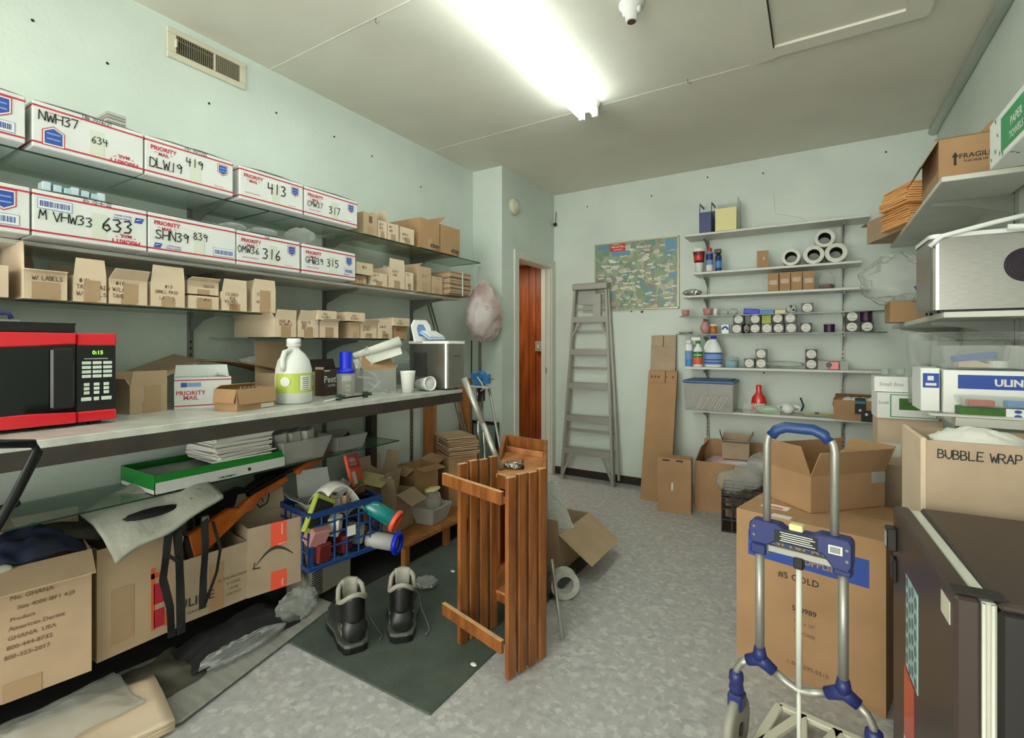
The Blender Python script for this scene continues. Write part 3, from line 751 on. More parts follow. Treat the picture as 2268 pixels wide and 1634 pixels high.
# microwave
o = thing('microwave_oven', 'glossy red microwave oven with black door and keypad on the counter', 'microwave', (-2.01, .715, ZT), 90)
W, D, H_ = .49, .36, .285
MB().box(-W, 0, .012, D, .012, .012 + H_).build('cabinet', 'black', o, bevel=.006)
mw = MB()
mw.box(-.105, 0, -.008, .012, .258, .297).box(-.105, 0, -.01, .012, .012, .045)
mw.build('panel_trim', 'red', o, bevel=.004)
MB().box(-.104, -.001, -.002, .012, .045, .258).build('control_panel', 'black', o)
d = MB()
def dtop(u, v):
    return (-W + u * (W - .108), -.012 - .006 * math.sin(u * 3.14), .297 - v * (.03 + .014 * math.cos((u - .3) * 2.6)))
d.prism([(-W, .297), (-.108, .297), (-.108, .262), (-.20, .256), (-.34, .25), (-W, .248)], 0, .022, Matrix(((1, 0, 0, 0), (0, 0, 1, -.014), (0, 1, 0, 0), (0, 0, 0, 1))))
d2 = MB(); d2.prism([(-W, .012), (-.108, .012), (-.108, .046), (-.22, .052), (-.36, .05), (-W, .046)], 0, .024, Matrix(((1, 0, 0, 0), (0, 0, 1, -.016), (0, 1, 0, 0), (0, 0, 0, 1))))
dr = thing('door', '', '', (0, 0, 0)); dr.parent = o
for k_ in ('label', 'category'): del dr[k_]
d.build('door_trim', 'red', dr, bevel=.003); d2.build('door_trim', 'red', dr, bevel=.003)
MB().box(-W, -.108, -.006, .010, .047, .262).build('door_window', 'screen', dr)
MB().box(-.17, -.112, -.018, -.006, .06, .25).build('door_handle', 'black', dr, bevel=.006)
kp = MB()
for r_ in range(4):
    for c_ in range(3):
        kp.box(-.091 + c_ * .028, -.067 + c_ * .028, -.0045, -.002, .196 - r_ * .0145, .206 - r_ * .0145)
for r_ in range(3):
    for c_ in range(3):
        kp.box(-.086 + c_ * .026, -.071 + c_ * .026, -.0045, -.002, .126 - r_ * .0135, .136 - r_ * .0135)
kp.box(-.093, -.066, -.0045, -.002, .078, .09).box(-.06, -.046, -.0045, -.002, .078, .09).box(-.04, -.012, -.0045, -.002, .078, .09)
kp.build('keypad', 'btn', o, bevel=.001)
MB().text('0:15', .017, up(-.064, .229, -.003), bold=.02).build('clock_display', 'led', o)
MB().box(-.085, -.022, -.0035, -.002, .2135, .2155).build('brand_line', 'btn', o)
for x in (-.46, -.06):
    MB().box(x, x + .03, .03, .06, 0, .012).build('foot', 'black', o)
ZM = ZT + .298
o = thing('tray', 'flat black case on top of the red microwave', 'case', (-2.03, .615, ZM), 90)
MB().box(-.42, 0, 0, .22, 0, .03).build('case_body', 'black', o, bevel=.002)
MB().box(-.421, .001, -.001, .221, .026, .031).build('case_lid', 'blackm', o)
o = thing('hole_punch', 'small navy device on the black case above the microwave', 'device', (-2.05, .46, ZM + .031), 90)
MB().box(-.06, .03, 0, .07, 0, .006).build('base', 'grey', o)
MB().tube([(-.06, .03, .012), (-.03, .03, .028), (.012, .03, .026), (.018, .03, .01)], .007).build('lever', 'navyp', o, smooth=True)
o = thing('metal_rail', 'bent black metal handle in front of the counter at the left edge', 'handle', (-1.3, .33, 0))
MB().tube([(.06, -.14, 1.098), (.02, -.06, 1.10), (-.005, 0, 1.088), (-.008, .008, 1.07), (.02, -.03, 1.0), (.06, -.09, .9), (.06, -.1, 0)], .0085, 12).build('bent_bar', 'gunm', o, smooth=True)
MB().box(-.02, .14, -.18, -.02, 0, .02).build('foot_plate', 'blackm', o)

# open carton next to the microwave
carton('open brown carton on the counter right beside the microwave', (-2.19, .886, ZT), 99, .135, .14, .105, flaps={'f': (8, .055), 'b': (-5, .05), 'l': (25, .03), 'r': (14, .02)}, m='card', marks=[('r', (.06, .1), .1, .5, 0, 'tape')])
o = carton('white mailing box marked priority mail standing open on the counter', (-2.15, 1.065, ZT), 66, .2, .12, .125, flaps={'b': (15, .05), 'r': (-70, .05)}, m='white', mi='white', tape=False, marks=[('t', 'PRIORITY', -.22, .45, .024, 'redink'), ('t', 'MAIL', -.22, .29, .024, 'redink'), ('r', (.2, .004), 0, .93, 0, 'redink'), ('r', (.2, .004), 0, .1, 0, 'redink'), ('r', (.055, .016), -.18, .78, 0, 'lblue'), ('r', (.02, .018), -.34, .78, 0, 'blue')])
o = carton('shallow open brown box with its flaps folded down on the counter', (-1.93, 1.16, ZT), 98, .175, .13, .085, flaps={'f': (172, .06), 'l': (170, .055), 'b': (-60, .03)}, m='card2', tape=False)
q = MB()
for k in range(5): q.tube([(-.05 + .02 * k, .06, .03), (-.03 + .018 * k, .05, .09)], .004, 6)
q.build('metal_bits', 'alu', o)
MB().box(.02, .08, -.001, 0, .004, .02).build('label_strip', 'paper', o)
# bent brown sheets and a bubble bag behind
s = MB()
s.grid(lambda u, v: (v * .2, u * .52, .19 - .13 * u ** 1.8 * (1 - .2 * v) + .012 * noise.noise(Vector((u * 3, v * 3, 2)))), 16, 6)
tag(s.build('kraft_sheet', 'cardin', solid=.004, loc=(-2.5, 1.13, ZT), smooth=True), 'bent sheet of brown card curving along the wall behind the white priority box', 'cardboard sheet')
tag(MB().blob((-2.42, 1.52, ZT + .18), (.07, .14, .035), .12, 3, 4).build('bubble_bag', 'bubble', smooth=True), 'clear bubble bag lying on the bent brown card', 'bag')
tag(MB().box(-.1, .1, -.12, .12, 0, .004, at(-2.4, 1.02, ZT + .16, 10, 20, 8)).build('card_flap', 'card3'), 'loose grey brown card leaning behind the white priority box', 'cardboard')
o = carton('tall carton with a raised back flap behind the white jug', (-2.17, 1.54, ZT), 96, .27, .17, .125, flaps={'b': (4, .155), 'r': (30, .02)}, m='card', tape=False, marks=[('t', '12 MAGS', .32, .75, .013, 'print'), ('t', 'SIZE', .3, .55, .013, 'print'), ('t', '8 MM', .3, .36, .013, 'print'), ('t', 'CHINA', .3, .2, .011, 'print')])
# vinegar jug
o = thing('vinegar_jug', 'translucent white gallon jug with a lime green label', 'jug', (-2.0, 1.375, ZT))
MB().lathe([(.068, 0), (.077, .008), (.078, .1), (.076, .15), (.066, .19), (.045, .222), (.026, .24), (.024, .252), (.03, .254), (.03, .262), (.024, .264), (.024, .272)], 32).build('jug_body', 'jug', o, smooth=True)
MB().lathe([(.03, .262), (.03, .285), (.027, .289), (0, .289)], 24).build('cap', 'bleach', o, smooth=True)
MB().tube([(.02, -.03, .235), (.024, -.062, .228), (.03, -.075, .2), (.034, -.078, .17), (.03, -.07, .15)], .011, 10).build('handle', 'jug', o, smooth=True)
def band(r, a0, a1, z0, z1, n=16):
    b = MB()
    b.grid(lambda u, v: (r * math.cos(R(a0 + (a1 - a0) * u)), r * math.sin(R(a0 + (a1 - a0) * u)), z0 + (z1 - z0) * v), n, 1)
    return b
lb = band(.0788, -100, 80, .05, .135).build('label', 'lime', o)
band(.0795, -15, 25, .06, .125).build('nutrition_panel', 'paper', lb)
band(.0798, 40, 58, .098, .122).build('blue_square', 'skyb', lb)
band(.0798, 40, 60, .056, .072).build('bar_code', 'ink', lb)
MB().lathe([(.021, 0), (.021, .001), (0, .001)], 20, at(.0795 * math.cos(R(-60)), .0795 * math.sin(R(-60)), .1, -60, 0, 90)).build('round_badge', 'paper', lb)
q = MB()
for k in range(7):
    q.tube([(.0802 * math.cos(R(-8 + j * 8)), .0802 * math.sin(R(-8 + j * 8)), .064 + k * .0085) for j in range(4)], .0009, 4)
q.build('small_print', 'ink', lb)
# coffee box
o = carton("dark brown coffee box marked Peet's behind the blue capped bottle", (-2.14, 1.735, ZT), 100, .215, .12, .135, flaps={'b': (12, .05)}, m='choco', mi='cardin', tape=False, marks=[('t', "Peet's", -.24, .5, .05, 'paper'), ('t', 'COFFEE', -.26, .34, .016, 'paper'), ('r', (.085, .028), .3, .6, 0, 'paper'), ('r', (.034, .034), .34, .2, 0, 'paper'), ('r', (.026, .022), .34, .2, 0, 'ink'), ('r', (.04, .006), -.4, .95, 0, 'paper')])
o = thing('spray_bottle', 'clear bottle with a bright blue cap on the counter', 'bottle', (-2.0, 1.665, ZT))
MB().lathe([(.038, 0), (.042, .004), (.043, .118), (.04, .124)], 28).build('bottle_body', 'tub', o, smooth=True)
MB().lathe([(.044, .12), (.044, .135), (.031, .141), (.030, .144), (.0295, .224), (.028, .226), (0, .226)], 28).build('cap', 'bluep', o, smooth=True)
# tangle of clear plastic hangers
o = thing('clear_hangers', 'tangle of clear plastic hangers beside the grey box on the counter', 'hangers', (-2.0, 1.80, ZT))
for pts in ([(0, -.12, .20), (0, -.03, .14), (.01, .05, .1), (.03, .07, .02)], [(.02, -.08, .1), (-.01, -.03, .2), (-.02, .02, .25)], [(.02, -.085, .1), (.03, .02, .085)], [(.03, -.03, .07), (.04, .05, .03), (.03, .14, .0)], [(.05, .05, .07), (.05, -.06, -.0)], [(-.02, .02, .24), (-.01, .045, .2), (0, .03, .15)]):
    MB().tube(pts, .006, 8).build('hanger_bar', 'clear', o, smooth=True)
o = thing('bar_clamp', 'dark green metal clamp lying in front of the blue capped bottle', 'clamp', (-1.90, 1.62, ZT))
MB().tube([(0, -.1, .008), (0, .12, .012)], .004, 8).build('rod', 'gunm', o)
for y in (-.08, .08):
    MB().box(-.012, .012, y - .006, y + .006, 0, .03).tube([(-.02, y, .02), (.02, y + .02, .02)], .006, 8).build('jaw', mat('green_iron', (44, 62, 54), .5), o)
MB().tube([(.0, -.16, .003), (.0, -.06, .014)], .003, 6).build('white_cord', 'paper', o)
# grey box with flap and paper roll
o = carton('glossy grey box with a raised brown flap on the counter', (-2.055, 1.945, ZT), 82, .215, .15, .125, flaps={'f': (-38, .11), 'r': (40, .03)}, flapm={'f': 'card2', 'b': 'card2'}, m='greybox', mi='card2', tape=False)
o = thing('paper_roll', 'roll of white paper resting on the grey box', 'paper roll', (-2.10, 1.93, ZT + .155), 0)
T = Matrix.Translation((0, 0, .02)) @ Matrix.Rotation(R(-100), 4, 'X') @ Matrix.Rotation(R(0), 4, 'Y')
pr = MB(); A_, B_ = Vector((-.05, -.09, .045)), Vector((.08, .13, .125))
pr.tube([A_, B_], [.016, .031], 24)
pr.build('paper', 'paper', o, smooth=True)
dd = (B_ - A_).normalized()
MB().tube([B_ + dd * .0005, B_ + dd * .0015], .018, 20).build('card_core', 'core', o)
s = MB(); s.grid(lambda u, v: (-.05 + .13 * u + .02 * v, -.09 + .22 * u, .045 + .08 * u - .02 - .05 * v), 6, 4)
s.build('loose_sheet', 'paper', o, solid=.001)
def cup(label, loc, T=None, r=.037, h=.09):
    o = thing('foam_cup', label, 'cup', loc, 0, 'white cups on the counter')
    T = T or Matrix()
    MB().lathe([(0, 0), (r * .72, 0), (r * .96, h - .006), (r, h), (r * .93, h), (r * .68, .004), (0, .004)], 28, T).build('cup_body', 'styro', o, smooth=True)
    MB().lathe([(r * .955, h * .88), (r * .975, h * .885), (r * .96, h * .9)], 28, T).build('rim_ring', 'white', o, smooth=True)
    return o
cup('white cup standing upright on the counter', (-1.90, 2.0, ZT), r=.042, h=.118)
cup('white cup lying on its side with its mouth toward the camera', (-1.89, 2.06, ZT + .04), at(0, .07, 0, -12, 0, 0) @ Matrix.Rotation(R(85), 4, 'Y') @ Matrix.Translation((0, 0, -.06)), r=.041, h=.11)
# ice maker on the counter
def ice_maker(label, loc, rz, w, d, h, lid=True, wn=None):
    o = thing('ice_maker', label, 'ice maker', loc, rz, None)
    def rr(w, d, r):
        p = []
        for cx_, cy_, a in ((w / 2 - r, r, -90), (w / 2 - r, d - r, 0), (-w / 2 + r, d - r, 90), (-w / 2 + r, r, 180)):
            for k in range(5):
                t_ = R(a + k * 22.5); p.append((cx_ + r * math.cos(t_), cy_ + r * math.sin(t_)))
        return p
    MB().prism(rr(w, d, .025), .008, h).build('steel_shell', 'steel', o, smooth=False)
    rim = MB()
    P0, P1 = rr(w + .008, d + .008, .028), rr(w - .03, d - .03, .02)
    P0 = [(x, y - .004) for x, y in P0]; P1 = [(x, y + .015) for x, y in P1]
    n_ = len(P0)
    rim.add([(x, y, z) for z in (h - .004, h + .012) for x, y in P0] + [(x, y, z) for z in (h - .004, h + .012) for x, y in P1],
            [(i, (i + 1) % n_, n_ + (i + 1) % n_, n_ + i) for i in range(n_)] + [(n_ + i, n_ + (i + 1) % n_, 3 * n_ + (i + 1) % n_, 3 * n_ + i) for i in range(n_)] + [(3 * n_ + i, 3 * n_ + (i + 1) % n_, 2 * n_ + (i + 1) % n_, 2 * n_ + i) for i in range(n_)])
    rim.build('white_rim', 'bleach', o)
    for x in (-w / 2 + .04, w / 2 - .04):
        for y in (.04, d - .04):
            MB().lathe([(.012, 0), (.012, .01)], 12, at(x, y, -.002)).build('foot', 'black', o)
    return o
o = ice_maker('stainless steel ice maker with its white lid removed at the right end of the counter', (-1.79, 2.29, ZT + .002), 85, .165, .33, .27)
MB().prism([(-.07, .02), (.07, .02), (.07, .31), (-.07, .31)], .262, .264).build('dark_basin', 'choco', o)
g = MB()
for i in range(11):
    for j in range(13):
        g.box(.0, .0012, .16 + i * .011, .167 + i * .011, .07 + j * .011 + (i % 2) * .005, .078 + j * .011 + (i % 2) * .005, Matrix.Translation((-.0836, 0, 0)))
g.build('side_grille', 'blackm', o)
MB().text('COSTWAY', .012, up(.0, .19, -.001), bold=.03, align='CENTER').build('brand_print', 'ink', o)
o = thing('oval_window_lid', 'white lid frame with an oval window standing on the ice maker', 'lid', (-2.0, 2.23, ZT + .276), 85)
T = at(0, 0, 0, 0, 0, 0) @ Matrix.Rotation(R(78), 4, 'X')
l = MB()
for k in range(4):
    pass
outer = [(-.07, 0), (.07, 0), (.078, .1), (.05, .135), (-.05, .135), (-.078, .1)]
inner = [(-.032, .035), (.032, .035), (.038, .08), (.022, .105), (-.022, .105), (-.038, .08)]
vs_ = [(x, y, z) for z in (0, .012) for x, y in outer] + [(x, y, z) for z in (0, .012) for x, y in inner]
fs_ = []
for i in range(6):
    j = (i + 1) % 6
    fs_ += [(i, j, 12 + j, 12 + i), (6 + i, 18 + i, 18 + j, 6 + j), (i, 6 + i, 6 + j, j), (12 + i, 12 + j, 18 + j, 18 + i)]
l.add(vs_, fs_, T)
l.build('lid_frame', 'bleach', o, bevel=.003)
MB().prism(inner, .003, .006, T).build('lid_window', 'lblue', o)
o = thing('ice_scoop', 'slotted white ice basket and scoop resting across the ice maker top', 'scoop', (-1.92, 2.27, ZT + .29), 85)
s = MB()
s.hexa([(-.065, .0, 0), (.06, -.01, -.0), (.06, .1, .045), (-.06, .11, .05)], [(-.065, .0, .012), (.06, -.01, .012), (.06, .1, .06), (-.06, .11, .065)])
s.build('basket', 'softb', o, bevel=.003)
s = MB()
for k in range(7):
    s.box(-.055 + k * .017, -.047 + k * .017, .005, .09, .016, .022, Matrix.Rotation(R(25), 4, 'X'))
s.build('slots', 'bleach', o)
MB().blob((-2.33, 2.62, ZT + .25), (.08, .13, .07), .2, 2.5, 9).build('_', 'clear', smooth=True).name = 'pouch_bag'
tag(bpy.data.objects['pouch_bag'], 'stack of clear plastic pouches and lids behind the ice maker', 'pouches')
bpy.data.objects['pouch_bag'].location.z = -.03
o = thing('plastic_tray_stack', 'stack of clear plastic clamshell trays against the wall behind the ice maker', 'trays', (-2.36, 2.6, ZT), 90)
for k in range(6):
    MB().box(-.12 + .006 * k, .12 - .004 * k, 0, .16, k * .028, k * .028 + .02).build('tray', 'clear', o, bevel=.004)

# ---------------- below the counter, left wall ----------------
ZP = .151
o = thing('paper_carton', 'long open green and white tray carton on the shelf under the counter', 'box', (-2.2, 1.1875, .692), 90)
w_ = 0.559 / 2
f = MB()
f.box(-w_, w_, 0, .3, 0, .003).box(-w_, w_, 0, .003, 0, .05).box(-w_, w_, .297, .3, 0, .05).box(-w_, -w_ + .003, 0, .3, 0, .05).box(w_ - .003, w_, 0, .3, 0, .05)
f.build('tray_body', 'white', o)
g = MB()
g.box(-w_ - .0006, w_ + .0006, -.0008, 0, .048, .08).box(-w_ - .0008, -w_, 0, .3, .02, .08).box(-w_, w_, 0, .002, .05, .08).box(-w_, -w_ + .002, 0, .3, .05, .08).box(w_ - .002, w_, 0, .3, .05, .08).box(-w_, w_, .298, .3, .05, .08)
g.build('green_band', 'green', o)
t_ = MB()
t_.text('HAMMERMILL', .013, up(-.0, .018, -.0012, 180), bold=.01, align='CENTER')
t_.lathe([(.008, 0), (.008, .0006), (0, .0006)], 14, up(.1, .024, -.001))
t_.build('printed_marks', 'ink', o)
MB().text('Greatwhite', .014, up(-.1, .056, -.0014), align='CENTER').text('copy', .014, up(.2, .056, -.0014), align='CENTER').build('white_lettering', 'sage', o)
for k in range(4):
    MB().box(-w_ + .02 + k * .01, w_ - .16 - .05 * k, .02, .28 - .01 * k, .008 + k * .012, .018 + k * .012, at(0, 0, 0, 0, 0, 0)).build('loose_papers', 'paper', o)
o = thing('paper_stack', 'fanned stack of white papers on the green and white tray carton', 'papers', (-2.32, 1.27, .773))
for k in range(16):
    MB().box(-.12, .12, -.13, .13, 0, .006, at(random.uniform(-.012, .012), random.uniform(-.012, .012), k * .0066, random.uniform(-5, 5))).build('paper_sheaf', 'paper', o)
def tub(name, label, loc, rz, w, d, h, m='tub', flare=.025, t=.003, rim=.008, group=None, cat='tub'):
    o = thing(name, label, cat, loc, rz, group)
    b = MB()
    def ring(k, z): return [(-w / 2 - k, -k, z), (w / 2 + k, -k, z), (w / 2 + k, d + k, z), (-w / 2 - k, d + k, z)]
    a, b1 = ring(-flare, 0), ring(0, h)
    a2, b2 = ring(-flare - t, t), ring(-t, h)
    b3 = ring(rim, h); b4 = ring(rim, h - .008)
    vs = a + b1 + a2 + b2 + b3 + b4
    fs = [(3, 2, 1, 0), (8, 9, 10, 11)]
    for i in range(4):
        j = (i + 1) % 4
        fs += [(i, j, 20 + j, 20 + i), (20 + i, 20 + j, 16 + j, 16 + i), (16 + i, 16 + j, 12 + j, 12 + i), (12 + i, 12 + j, 8 + j, 8 + i)]
    b.add(vs, fs)
    b.build('tub_body', m, o, bevel=.003)
    return o
o = tub('plastic_tub', 'frosted tub full of small white packs on the shelf under the counter', (-2.19, 1.585, .692), 90, .27, .25, .115)
for k in range(6):
    tag(MB().box(-.02, .02, -.03, .03, 0, .14, at(-2.27 - .05 * (k % 2), 1.49 + .04 * k, .70, 5 * k, 4, -3)).build('white_pack', 'paper', bevel=.002), 'one of six upright white packs in the left frosted tub', 'pack', 'white packs in the left frosted tub')
o = tub('plastic_tub', 'dull clear tub right of the tub of white packs, holding blue and orange things', (-2.22, 1.89, .692), 90, .2, .2, .085, flare=.012)
tag(MB().lathe([(.02, 0), (.022, .05), (0, .055)], 14, at(-2.31, 1.85, .70)).build('orange_cap', 'oran2'), 'orange cap inside the dull clear tub', 'cap')
tag(MB().box(-.03, .03, -.03, .03, 0, .05, at(-2.33, 1.9, .70, 20)).build('blue_pack', 'skyb'), 'blue pack inside the dull clear tub', 'pack')

# cartons standing on the plinth
carton('large brown carton at the lower left edge of the picture, its front flap folded out', (-2.19, .412, ZP), 80, .57, .27, .42, flaps={'f': (108, .13), 'b': (-10, .1)}, m='card', tape=False, t=.006,
       marks=[('t', 'Lot 200', .2, .84, .019, 'print'), ('t', 'No. GHANA', .24, .76, .019, 'print'), ('t', 'Size 4000 IBF1 4-J3', .30, .68, .018, 'print'), ('t', 'Product', .2, .60, .018, 'print'), ('t', 'American Derma', .26, .53, .019, 'print'), ('t', 'GHANA  USA', .24, .46, .019, 'print'), ('t', '800-444-8732', .23, .39, .019, 'print'), ('t', '800-323-2017', .22, .32, .019, 'print'), ('r', (.09, .06), .2, .07, 0, 'tape')])
carton('tall brown carton with a red printed strip, under the grey bag', (-2.172, .845, ZP), 90, .255, .30, .40, m='card', t=.006, tape=False,
       marks=[('r', (.012, .24), .18, .38, 0, 'oran2'), ('r', (.035, .08), .26, .42, 0, 'redink'), ('r', (.035, .07), .26, .18, 0, 'redink'), ('r', (.05, .02), .25, .6, 0, 'oran2'), ('r', (.07, .2), -.2, .35, 0, 'tape'), ('r', (.012, .06), .36, .15, 0, 'oran2')])
carton('low brown carton marked ULINE with a rifle stock leaning out of it', (-2.173, 1.122, ZP), 85, .27, .33, .255, flaps={'l': (-10, .1)}, m='card3', t=.005, tape=False,
       marks=[('t', 'ULINE', -.26, .24, .05, 'darkprint'), ('t', 'BLACK POLY', -.24, .12, .014, 'print'), ('t', 'RECYCLABLE BAGS', .26, .46, .014, 'print'), ('t', 'S-12262', .28, .36, .018, 'print'), ('t', 'ULINE', .28, .27, .014, 'print'), ('t', 'CHICAGO', .28, .18, .014, 'print'), ('r', (.055, .2), .02, .4, 0, 'card2')])
o = carton('open brown carton with two red tape strips and a curved arrow mark', (-2.128, 1.368, ZP), 76, .235, .22, .31, flaps={'b': (5, .1), 'r': (172, .28)}, m='card3', t=.005, tape=False)
for z0, z1 in ((.2, .3105), (0, .085)):
    MB().box(-.02, .05, -.0012, -.0002, z0, z1).build('red_tape', 'orange', o)
ar = MB()
pts = []
for k in range(15):
    u = k / 14
    pts.append((-.085 + .165 * u, .125 + .06 * math.sin(3.0 * u + .15) + .02 * u))
for (a, b), (c, d_), k in zip(pts, pts[1:], range(14)):
    h1, h2 = .002 + .006 * math.sin(k / 14 * 3.14), .002 + .006 * math.sin((k + 1) / 14 * 3.14)
    ar.add([(a, -.0014, b - h1), (c, -.0014, d_ - h2), (c, -.0014, d_ + h2), (a, -.0014, b + h1)], [(0, 1, 2, 3)])
ar.add([(-.098, -.0014, .122), (-.065, -.0014, .118), (-.064, -.0014, .124), (-.09, -.0014, .128), (-.085, -.0014, .15), (-.09, -.0014, .152)], [(0, 1, 2, 3), (0, 3, 4, 5)])
ar.build('arrow_mark', 'darkprint', o)
MB().text('amazon', .012, up(.03, .21, -.0016, 180), bold=.01, align='CENTER').text('prime', .014, up(.035, .01, -.0016, 90), bold=.01).box(.028, .032, -.0018, -.0014, .25, .3).build('tape_lettering', 'paper', o)

# grey backpack over the cartons
o = thing('backpack', 'grey nylon bag with black straps lying over the cartons', 'bag', (-2.25, .86, .575))
o.scale = (.82, .74, .9)
def drape(u, v):
    x = -.16 + .36 * v
    y = -.16 + .5 * u
    z = .05 + .09 * u - .10 * v ** 2 * (1.2 - u * .6) + .05 * math.sin(u * 3.1) * (1 - v) + .02 * noise.noise(Vector((u * 3, v * 4, 5)))
    return (x, y, z)
MB().grid(drape, 26, 20).build('bag_body', 'greycloth', o, smooth=True, solid=.02)
MB().blob((.115, .03, .075), (.03, .12, .018), .08, 2, 3).build('front_pocket', 'dark', o, smooth=True)
MB().blob((.13, .20, .06), (.03, .07, .02), .1, 2, 6).build('side_pocket', 'greycloth', o, smooth=True)
MB().tube([(.06, .2, .12), (.1, .27, .125), (.14, .32, .10)], .006, 8, flat=.5).build('piping', 'zinc', o)
MB().box(.08, .13, .2, .225, .105, .115, at(0, 0, .005, 0, 0, 8)).build('logo_patch', 'zinc', o)
def strap(pts, w=.014, m='blackm', name='strap', parent=None):
    b = MB()
    P_ = [Vector(p) for p in pts]
    q = []
    for i in range(len(P_) - 1):
        for k in range(4): q.append(P_[i].lerp(P_[i + 1], k / 4))
    q.append(P_[-1])
    vs = []
    for i, p in enumerate(q):
        a = .5 * math.sin(i * .8)
        vs += [p + Vector((.3 * a * w, w, 0)), p - Vector((.3 * a * w, w, 0))]
    b.add(vs, [(2 * i, 2 * i + 1, 2 * i + 3, 2 * i + 2) for i in range(len(q) - 1)])
    return b.build(name, m, parent, solid=.003)
strap([(.17, .085, .03), (.19, .06, -.1), (.18, .05, -.2), (.185, .08, -.33), (.18, .09, -.46)], .018, parent=o)
strap([(.16, .12, .02), (.19, .12, -.12), (.19, .125, -.25), (.19, .13, -.46)], .02, parent=o)
strap([(.18, .25, .02), (.2, .245, -.12), (.19, .24, -.25), (.19, .235, -.39)], .018, parent=o)
strap([(.17, .3, -.02), (.19, .33, -.15), (.19, .31, -.25), (.185, .25, -.38)], .008, parent=o)
strap([(.19, .065, -.1), (.195, .11, -.14)], .012, parent=o)
for y, z in ((.085, 0), (.255, .0)):
    MB().box(.172, .182, y - .018, y + .018, z - .006, z + .014).build('buckle', 'zinc', o)
def cloth(label, name, c, size, m, seed, amp=.05, cat='cloth', rz=0, tilt=0):
    b = MB()
    def f(u, v):
        n = noise.noise(Vector((u * 2.5 + seed, v * 2.5, seed))) + .5 * noise.noise(Vector((u * 6, v * 6, seed)))
        e = 1 - (2 * abs(u - .5)) ** 3
        return ((u - .5) * size[0], (v - .5) * size[1], size[2] * e * (1 - (2 * abs(v - .5)) ** 3) + amp * n + tilt * (u - .5))
    b.grid(f, 34, 34)
    o = b.build(name, m, None, smooth=True, solid=.006, loc=c)
    o.rotation_euler = (0, 0, R(rz))
    return tag(o, label, cat)
cloth('dull olive jacket heaped over the cartons against the wall', 'jacket', (-2.39, .74, .55), (.24, .6, .08), 'olive', 2, .05, 'jacket')
cloth('dark navy garment stuffed into the big lower left carton', 'garment', (-2.29, .56, .575), (.22, .3, .06), 'navycloth', 5, .04, 'clothing')
cloth('pale grey cloth sticking up out of the big lower left carton', 'cloth', (-2.26, .40, .56), (.2, .2, .05), 'greycloth', 9, .04, 'cloth')
o = tag(MB().box(-.05, .25, -.02, .3, 0, .02, at(-2.49, .25, .62, 0, 8, -20)).build('leather_case', 'trunk', bevel=.005), 'dark brown flat case leaning on the wall behind the big lower left carton', 'case')

# rifles
def rifle(label, a, b, m_st, mm='gunm'):
    """stock butt at a, muzzle at b"""
    A, B = Vector(a), Vector(b)
    L_ = (B - A).length
    o = thing('air_rifle', label, 'rifle', A)
    dirv = (B - A).normalized()
    o.rotation_mode = 'QUATERNION'
    o.rotation_quaternion = dirv.to_track_quat('X', 'Z')
    s = L_
    st = [(0, .0), (0, -.115), (.02, -.12), (.2, -.07), (.26, -.055), (.3, -.065), (.345, -.03), (.52, -.03), (.52, 0), (.33, .008), (.27, -.005), (.24, -.015), (.2, .008)]
    T = Matrix(((1, 0, 0, 0), (0, 0, 1, 0), (0, 1, 0, 0), (0, 0, 0, 1)))
    MB().prism([(x * s, y * s) for x, y in st], -.018, .018, T).build('stock', m_st, o, bevel=.006)
    MB().box(-.012, .0, -.016, .016, -.115 * s, 0).build('butt_pad', 'blackm', o)
    MB().tube([(.3 * s, 0, .018), (.56 * s, 0, .018)], .015, 12).build('receiver', mm, o)
    MB().tube([(.56 * s, 0, .02), (s, 0, .02)], .0075, 10).build('barrel', mm, o)
    MB().tube([(.33 * s, 0, -.035 * s), (.345 * s, 0, -.075 * s), (.39 * s, 0, -.075 * s), (.41 * s, 0, -.035 * s)], .003, 6).build('trigger_guard', mm, o)
    MB().tube([(.365 * s, 0, -.03 * s), (.37 * s, 0, -.06 * s)], .0025, 6).build('trigger', mm, o)
    fe = [(.58, -.03), (.6, -.038), (.8, -.026), (.82, -.01), (.82, .012), (.58, .004)]
    MB().prism([(x * s, y * s) for x, y in fe], -.018, .018, T).build('forend', m_st, o, bevel=.006)
    MB().box((s - .01), s - .004, -.002, .002, .026, .036).build('front_sight', mm, o)
    return o
rifle('air rifle with glossy orange brown wooden stock leaning across the cartons', (-2.2, 1.02, .50), (-2.36, 1.99, .735), 'gun')
rifle('black rifle lying behind the wooden stocked one', (-2.38, 1.15, .56), (-2.42, 2.1, .70), 'black')

